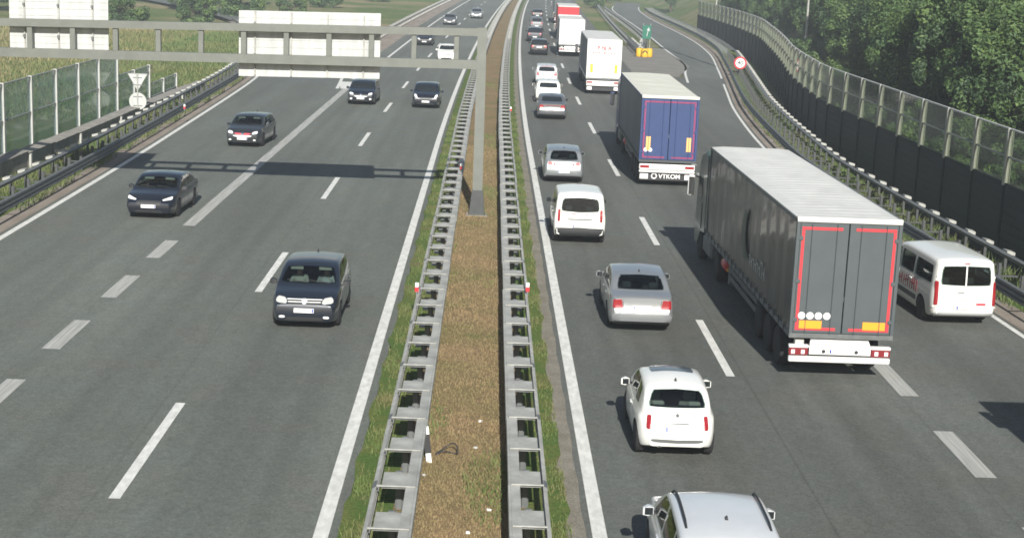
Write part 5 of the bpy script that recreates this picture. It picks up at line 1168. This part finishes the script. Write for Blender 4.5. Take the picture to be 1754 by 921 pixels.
        if o.get('flap'):
            link_mesh('lettering',text_mesh(o['flap'],.28,.003,'sticker','lettering',.004),fl,(.14,.113,.42),(R(90),0,0))
            r_=MB(); ring=[(-.55+.11*math.cos(a*.3142),.112,.43+.11*math.sin(a*.3142)) for a in range(21)]; r_.tube(ring,.03,6,cap=False); r_.build('logo_ring','sticker',fl)
        MB().box(-.26,.26,-.052,-.042,.74,.85,.003).build('license_plate','plate_white',t)
    # tractor unit
    if o.get('cab',True):
        cp=o['cabmat']; y0=L+.45; cb=empty('tractor_unit'); cb.parent=t
        prof=[(y0,1.05),(y0,3.55),(y0+.35,3.78),(y0+1.35,3.55),(y0+1.75,3.15),(y0+2.02,2.2),(y0+2.12,1.3),(y0+2.12,.45),(y0+1.5,.40),(y0+.9,.95)]
        b=MB(); sec=[(-1.25,.03),(-1.21,.0),(1.21,.0),(1.25,.03)]; cy=y0+1.05; cz=2.1
        b.rings([[(x,y+(cy-y)*s,z+(cz-z)*s) for y,z in prof] for x,s in sec]); cbody=b.build('cab_body',cp,cb,smooth=30)
        for sx in (-1,1):
            b=MB(); q=[(y0+.85,2.05),(y0+1.72,2.0),(y0+1.62,2.75),(y0+.85,2.8)]; x=sx*1.262; b.add([(x,a,z) for a,z in q]+[(sx*1.24,a,z) for a,z in q],[(0,1,2,3),(0,1,5,4),(1,2,6,5),(2,3,7,6),(3,0,4,7)]); b.build('side_window','car_glass_dark',cb)
            m=MB(); m.box(min(sx*1.40,sx*1.62),max(sx*1.40,sx*1.62),y0+1.72,y0+1.86,2.05,2.75,.04); mo=m.build('mirror',cp if not o.get('mirror') else o['mirror'],cb)
            MB().box(min(sx*1.42,sx*1.60),max(sx*1.42,sx*1.60),y0+1.705,y0+1.718,2.1,2.7).build('mirror_glass','chrome',mo)
            MB().tube([(sx*1.24,y0+1.75,2.7),(sx*1.5,y0+1.79,2.72)],.025,6).build('mirror_arm','plastic_dark',mo)
            b=MB(); b.add([(sx*1.24,y0-.45,1.25),(sx*1.24,y0+.05,1.25),(sx*1.22,y0+.05,3.5),(sx*1.22,y0-.30,3.5),(sx*1.20,y0-.45,1.25),(sx*1.20,y0+.05,1.25),(sx*1.18,y0+.05,3.5),(sx*1.18,y0-.30,3.5)],[(0,1,2,3),(7,6,5,4),(0,4,5,1),(1,5,6,2),(2,6,7,3),(3,7,4,0)]); b.build('side_fairing',cp,cb)
            MB().box(min(sx*.75,sx*1.22),max(sx*.75,sx*1.22),y0-1.3,y0+.35,.42,1.0,.08).build('fuel_tank','galv_dark',cb)
            wheel(cb,TRW,sx*1.06,y0+1.15,.5); wheel(cb,TRWW,sx*1.0,y0-2.5,.5)
            MB().box(min(sx*1.255,sx*1.27),max(sx*1.255,sx*1.27),y0+.75,y0+1.8,1.1,1.95,.01).build('door',cp,cb)
        b=MB(); b.add([(-1.08,y0+2.115-.02,1.95),(1.08,y0+2.115-.02,1.95),(1.0,y0+1.80,3.0),(-1.0,y0+1.80,3.0)],[(0,1,2,3)]); b.build('windscreen','car_glass_dark',cb,loc=(0,.03,0))
        MB().box(-.5,.5,y0-3.6,y0+.5,.75,.95,.02).build('chassis','under',cb)
        MB().box(-1.0,1.0,y0+2.125,y0+2.15,.7,1.6,.02).build('grille','plastic_dark',cb)
        for sx in (-1,1): MB().box(min(sx*.75,sx*1.15),max(sx*.75,sx*1.15),y0+2.125,y0+2.15,.50,.66,.02).build('headlight','lamp_white',cb)
    return t
gth=.0134
g=lorry('big grey curtain-sided lorry with red tape outline and four round stickers',(8.74,35.95,0),gth,dict(side='curtain_grey',door='door_grey',roof='tarp_roof',cabmat='cab_green',frame='frame_dark',rail='galv_dark',plates='wide',stickers=4,tape='tape_red',bumper='wide',mirror='plate_white',ribs=62))
# faint print on its near side: a green vertical band and grey letter strokes
b=MB()
for k in range(10):
    a=k/10.; z=1.75+a*1.35; w=.34*(1-.5*a); y=6.3+.5*math.sin(a*3)
    b.add([(-1.272,y-w,z),(-1.272,y+w,z),(-1.272,y+w*.92+.05,z+.135),(-1.272,y-w*.92+.05,z+.135)],[(0,1,2,3)])
b.build('side_logo','logo_green',g,fix=False,loc=(-.022,0,0))
r=random.Random(2)
for k in range(8):
    y=5.5-k*.30; b=MB(); h=r.choice((.28,.36,.42)); z=1.72
    b.box(-1.296,-1.292,y,y+.05,z,z+h); 
    if k%2: b.box(-1.296,-1.292,y+.055,y+.19,z+h*.4,z+h*.4+.05)
    else: b.box(-1.296,-1.292,y+.055,y+.19,z+h-.05,z+h)
    o_=b.build('side_lettering','letter_grey',g); o_['kind']='stuff'
lorry('blue-backed lorry with cream roof and lettered mud flap ahead of the grey lorry',(8.05,67.7,0),-.012,dict(side='curtain_blue',door='door_blue',roof='tarp_cream',cabmat='cab_blue',frame='door_blue',plates='tall',stickers=2,tape='tape_magenta',fulltape=True,bumper='flap',flap='VTKOM',post='door_blue',ribs=9,sill='frame_dark'))
w=lorry('white-backed lorry with red lettering ahead of the blue-backed lorry',(8.4,113.6,0),-.02,dict(side='curtain_blue',door='white_truck',roof='tarp_roof',cabmat='cab_blue',frame='white_truck',plates='tall',marker='yellow',tape=None,bumper='flap',post='white_truck',detail=False))
link_mesh('lettering',text_mesh('P N A',.42,.003,'letter_red','lettering',.004),w,(-.02,-.012,3.36),(R(90),0,0))
r=random.Random(9)
for j,(z,x0,x1,m_) in enumerate([(3.02,-.85,.8,'letter_red'),(2.75,-.35,.3,'letter_grey'),(2.45,-.85,.8,'letter_grey'),(2.28,-.6,.6,'letter_grey'),(2.12,-.6,.6,'letter_grey')]):
    b=MB(); x=x0
    while x<x1:
        ww=r.uniform(.05,.16); b.box(x,min(x+ww,x1),.008,.013,z-.035,z+.035); x+=ww+.045
    q=b.build('small_print',m_,w); q['kind']='stuff'
lorry('pale box lorry half hidden behind the white-backed lorry',(8.15,156,0),-.02,dict(side='curtain_white',door='white_truck',roof='tarp_roof',cabmat='cab_white',frame='white_truck',tape=None,plates=None,bumper='wide',detail=False,post='white_truck',len=9.,h=3.7))
lorry('red-sided lorry far up the right lane',(9.3,188,0),-.02,dict(side='red_paint',door='red_paint',roof='tarp_roof',cabmat='cab_white',frame='red_paint',tape=None,plates=None,bumper='wide',detail=False,post='red_paint',len=11.))
lorry('farthest grey lorry at the top of the right lane',(10.6,232,0),-.025,dict(side='curtain_white',door='door_grey',roof='tarp_roof',cabmat='cab_white',frame='door_grey',tape=None,plates=None,bumper='wide',detail=False,post='door_grey'))
lorry('dark lorry beyond the right frame edge whose shadow falls on the lane',(14.0,13.4,0),.03,dict(side='curtain_grey',door='door_grey',roof='tarp_roof',cabmat='cab_green',tape=None,plates=None,bumper='wide',detail=False))
# ------------------------------------------------------------------ two people in the nearest oncoming hatchback
def seated(label,loc,rz,driver,shirt):
    """one skinned body, sitting; local +y is the way the person faces, origin on the seat"""
    V=[];E_=[];Rd=[]
    def v(x,y,z,r,par=None):
        V.append((x,y,z)); Rd.append(r)
        if par is not None: E_.append((par,len(V)-1))
        return len(V)-1
    pel=v(0,-.12,.10,.15); sp=v(0,-.18,.32,.15,pel); ch=v(0,-.22,.48,.165,sp); nk=v(0,-.21,.62,.065,ch); h0=v(0,-.19,.70,.078,nk); h1=v(0,-.18,.78,.098,h0); v(0,-.19,.86,.082,h1)
    for sx in (-1,1):
        sh=v(sx*.18,-.21,.53,.075,ch); 
        el=v(sx*.25,.02,.34,.05,sh); wr=v(sx*.15,.24,.40 if driver else .18,.034,el); pm=v(sx*.14,.31,.43 if driver else .17,.036,wr)
        for k in range(4): f1=v(sx*(.14+(k-1.5)*.02),.36,.445-(.0 if driver else .27),.010,pm); v(sx*(.14+(k-1.5)*.022),.39-.004*abs(k-1),.425-(.0 if driver else .27),.009,f1)
        th=v(sx*.10,.32,.45 if driver else .19,.011,pm); v(sx*.08,.345,.46 if driver else .19,.010,th)
        kn=v(sx*.13,.34,.12,.075,pel); an=v(sx*.13,.52,-.22,.05,kn); v(sx*.13,.64,-.25,.042,an)
    me=bpy.data.meshes.new('person'); me.from_pydata(V,E_,[]); ob=bpy.data.objects.new('person_tmp',me); COL.objects.link(ob)
    sk=ob.modifiers.new('s','SKIN'); sl=me.skin_vertices[0].data
    for q,r_ in zip(sl,Rd): q.radius=(r_,r_)
    sl[0].use_root=True
    sb=ob.modifiers.new('d','SUBSURF'); sb.levels=1; sb.render_levels=1
    dg=bpy.context.evaluated_depsgraph_get(); dg.update(); m2=bpy.data.meshes.new_from_object(ob.evaluated_get(dg)); bpy.data.objects.remove(ob); bpy.data.meshes.remove(me)
    m2.materials.clear()
    for k in ('skin',shirt,'trousers'): m2.materials.append(MAT[k])
    for p_ in m2.polygons:
        c_=p_.center; p_.material_index=0 if (c_.z>.60 or c_.y>.25 and abs(c_.x)>.05 and c_.z>.15 and not (c_.z<.24 and driver)) else (2 if c_.z<.20 else 1)
    m2.shade_smooth(); o=link_mesh('person',m2,None,loc,(0,0,rz)); tag(o,label,'person','people in the nearest oncoming car')
    hr=MB(); hr.add(*( lambda vs,fs:(vs,fs))([(x,y-.205,z+.80) for x,y,z in [(.105*math.cos(a)*math.cos(e),.115*math.sin(a)*math.cos(e),.125*math.sin(e)) for e in (-.2,.25,.7,1.15,1.5) for a in [i*math.pi/6 for i in range(12)]]],[(j*12+i,j*12+(i+1)%12,(j+1)*12+(i+1)%12,(j+1)*12+i) for j in range(4) for i in range(12)]))
    hr.build('hair','hair',o,smooth=60)
    nb=MB(); nb.add([(-.014,-.085,.765),(.014,-.085,.765),(0,-.06,.768),(0,-.09,.81)],[(0,1,2),(0,2,3),(1,3,2)]); nb.build('nose','skin',o)
mw=sand.matrix_basis.copy(); mw=Matrix.Translation(sand.location)@Matrix.Rotation(math.pi,4,'Z')
for sx,lb_,dr,sh in ((-1,'driver in a grey shirt at the wheel of the nearest oncoming car',True,'shirt'),(1,'passenger in a pale top beside the driver of the nearest oncoming car',False,'interior_light')):
    seated(lb_,mw@Vector((sx*.37,.05+.04,.17+.27)),math.pi,dr,sh)


# ------------------------------------------------------------------ air
hz=bpy.data.materials.new('haze'); hz.use_nodes=True; t_=hz.node_tree; t_.nodes.remove(t_.nodes['Principled BSDF'])
pv=t_.nodes.new('ShaderNodeVolumePrincipled'); pv.inputs['Density'].default_value=.0007; pv.inputs['Color'].default_value=(.80,.88,.95,1); pv.inputs['Anisotropy'].default_value=0.
t_.links.new(pv.outputs[0],t_.nodes['Material Output'].inputs['Volume']); MAT['haze']=hz
o=MB().box(-430,430,-90,910,-8,34).build('haze','haze'); tag(o,kind='stuff')
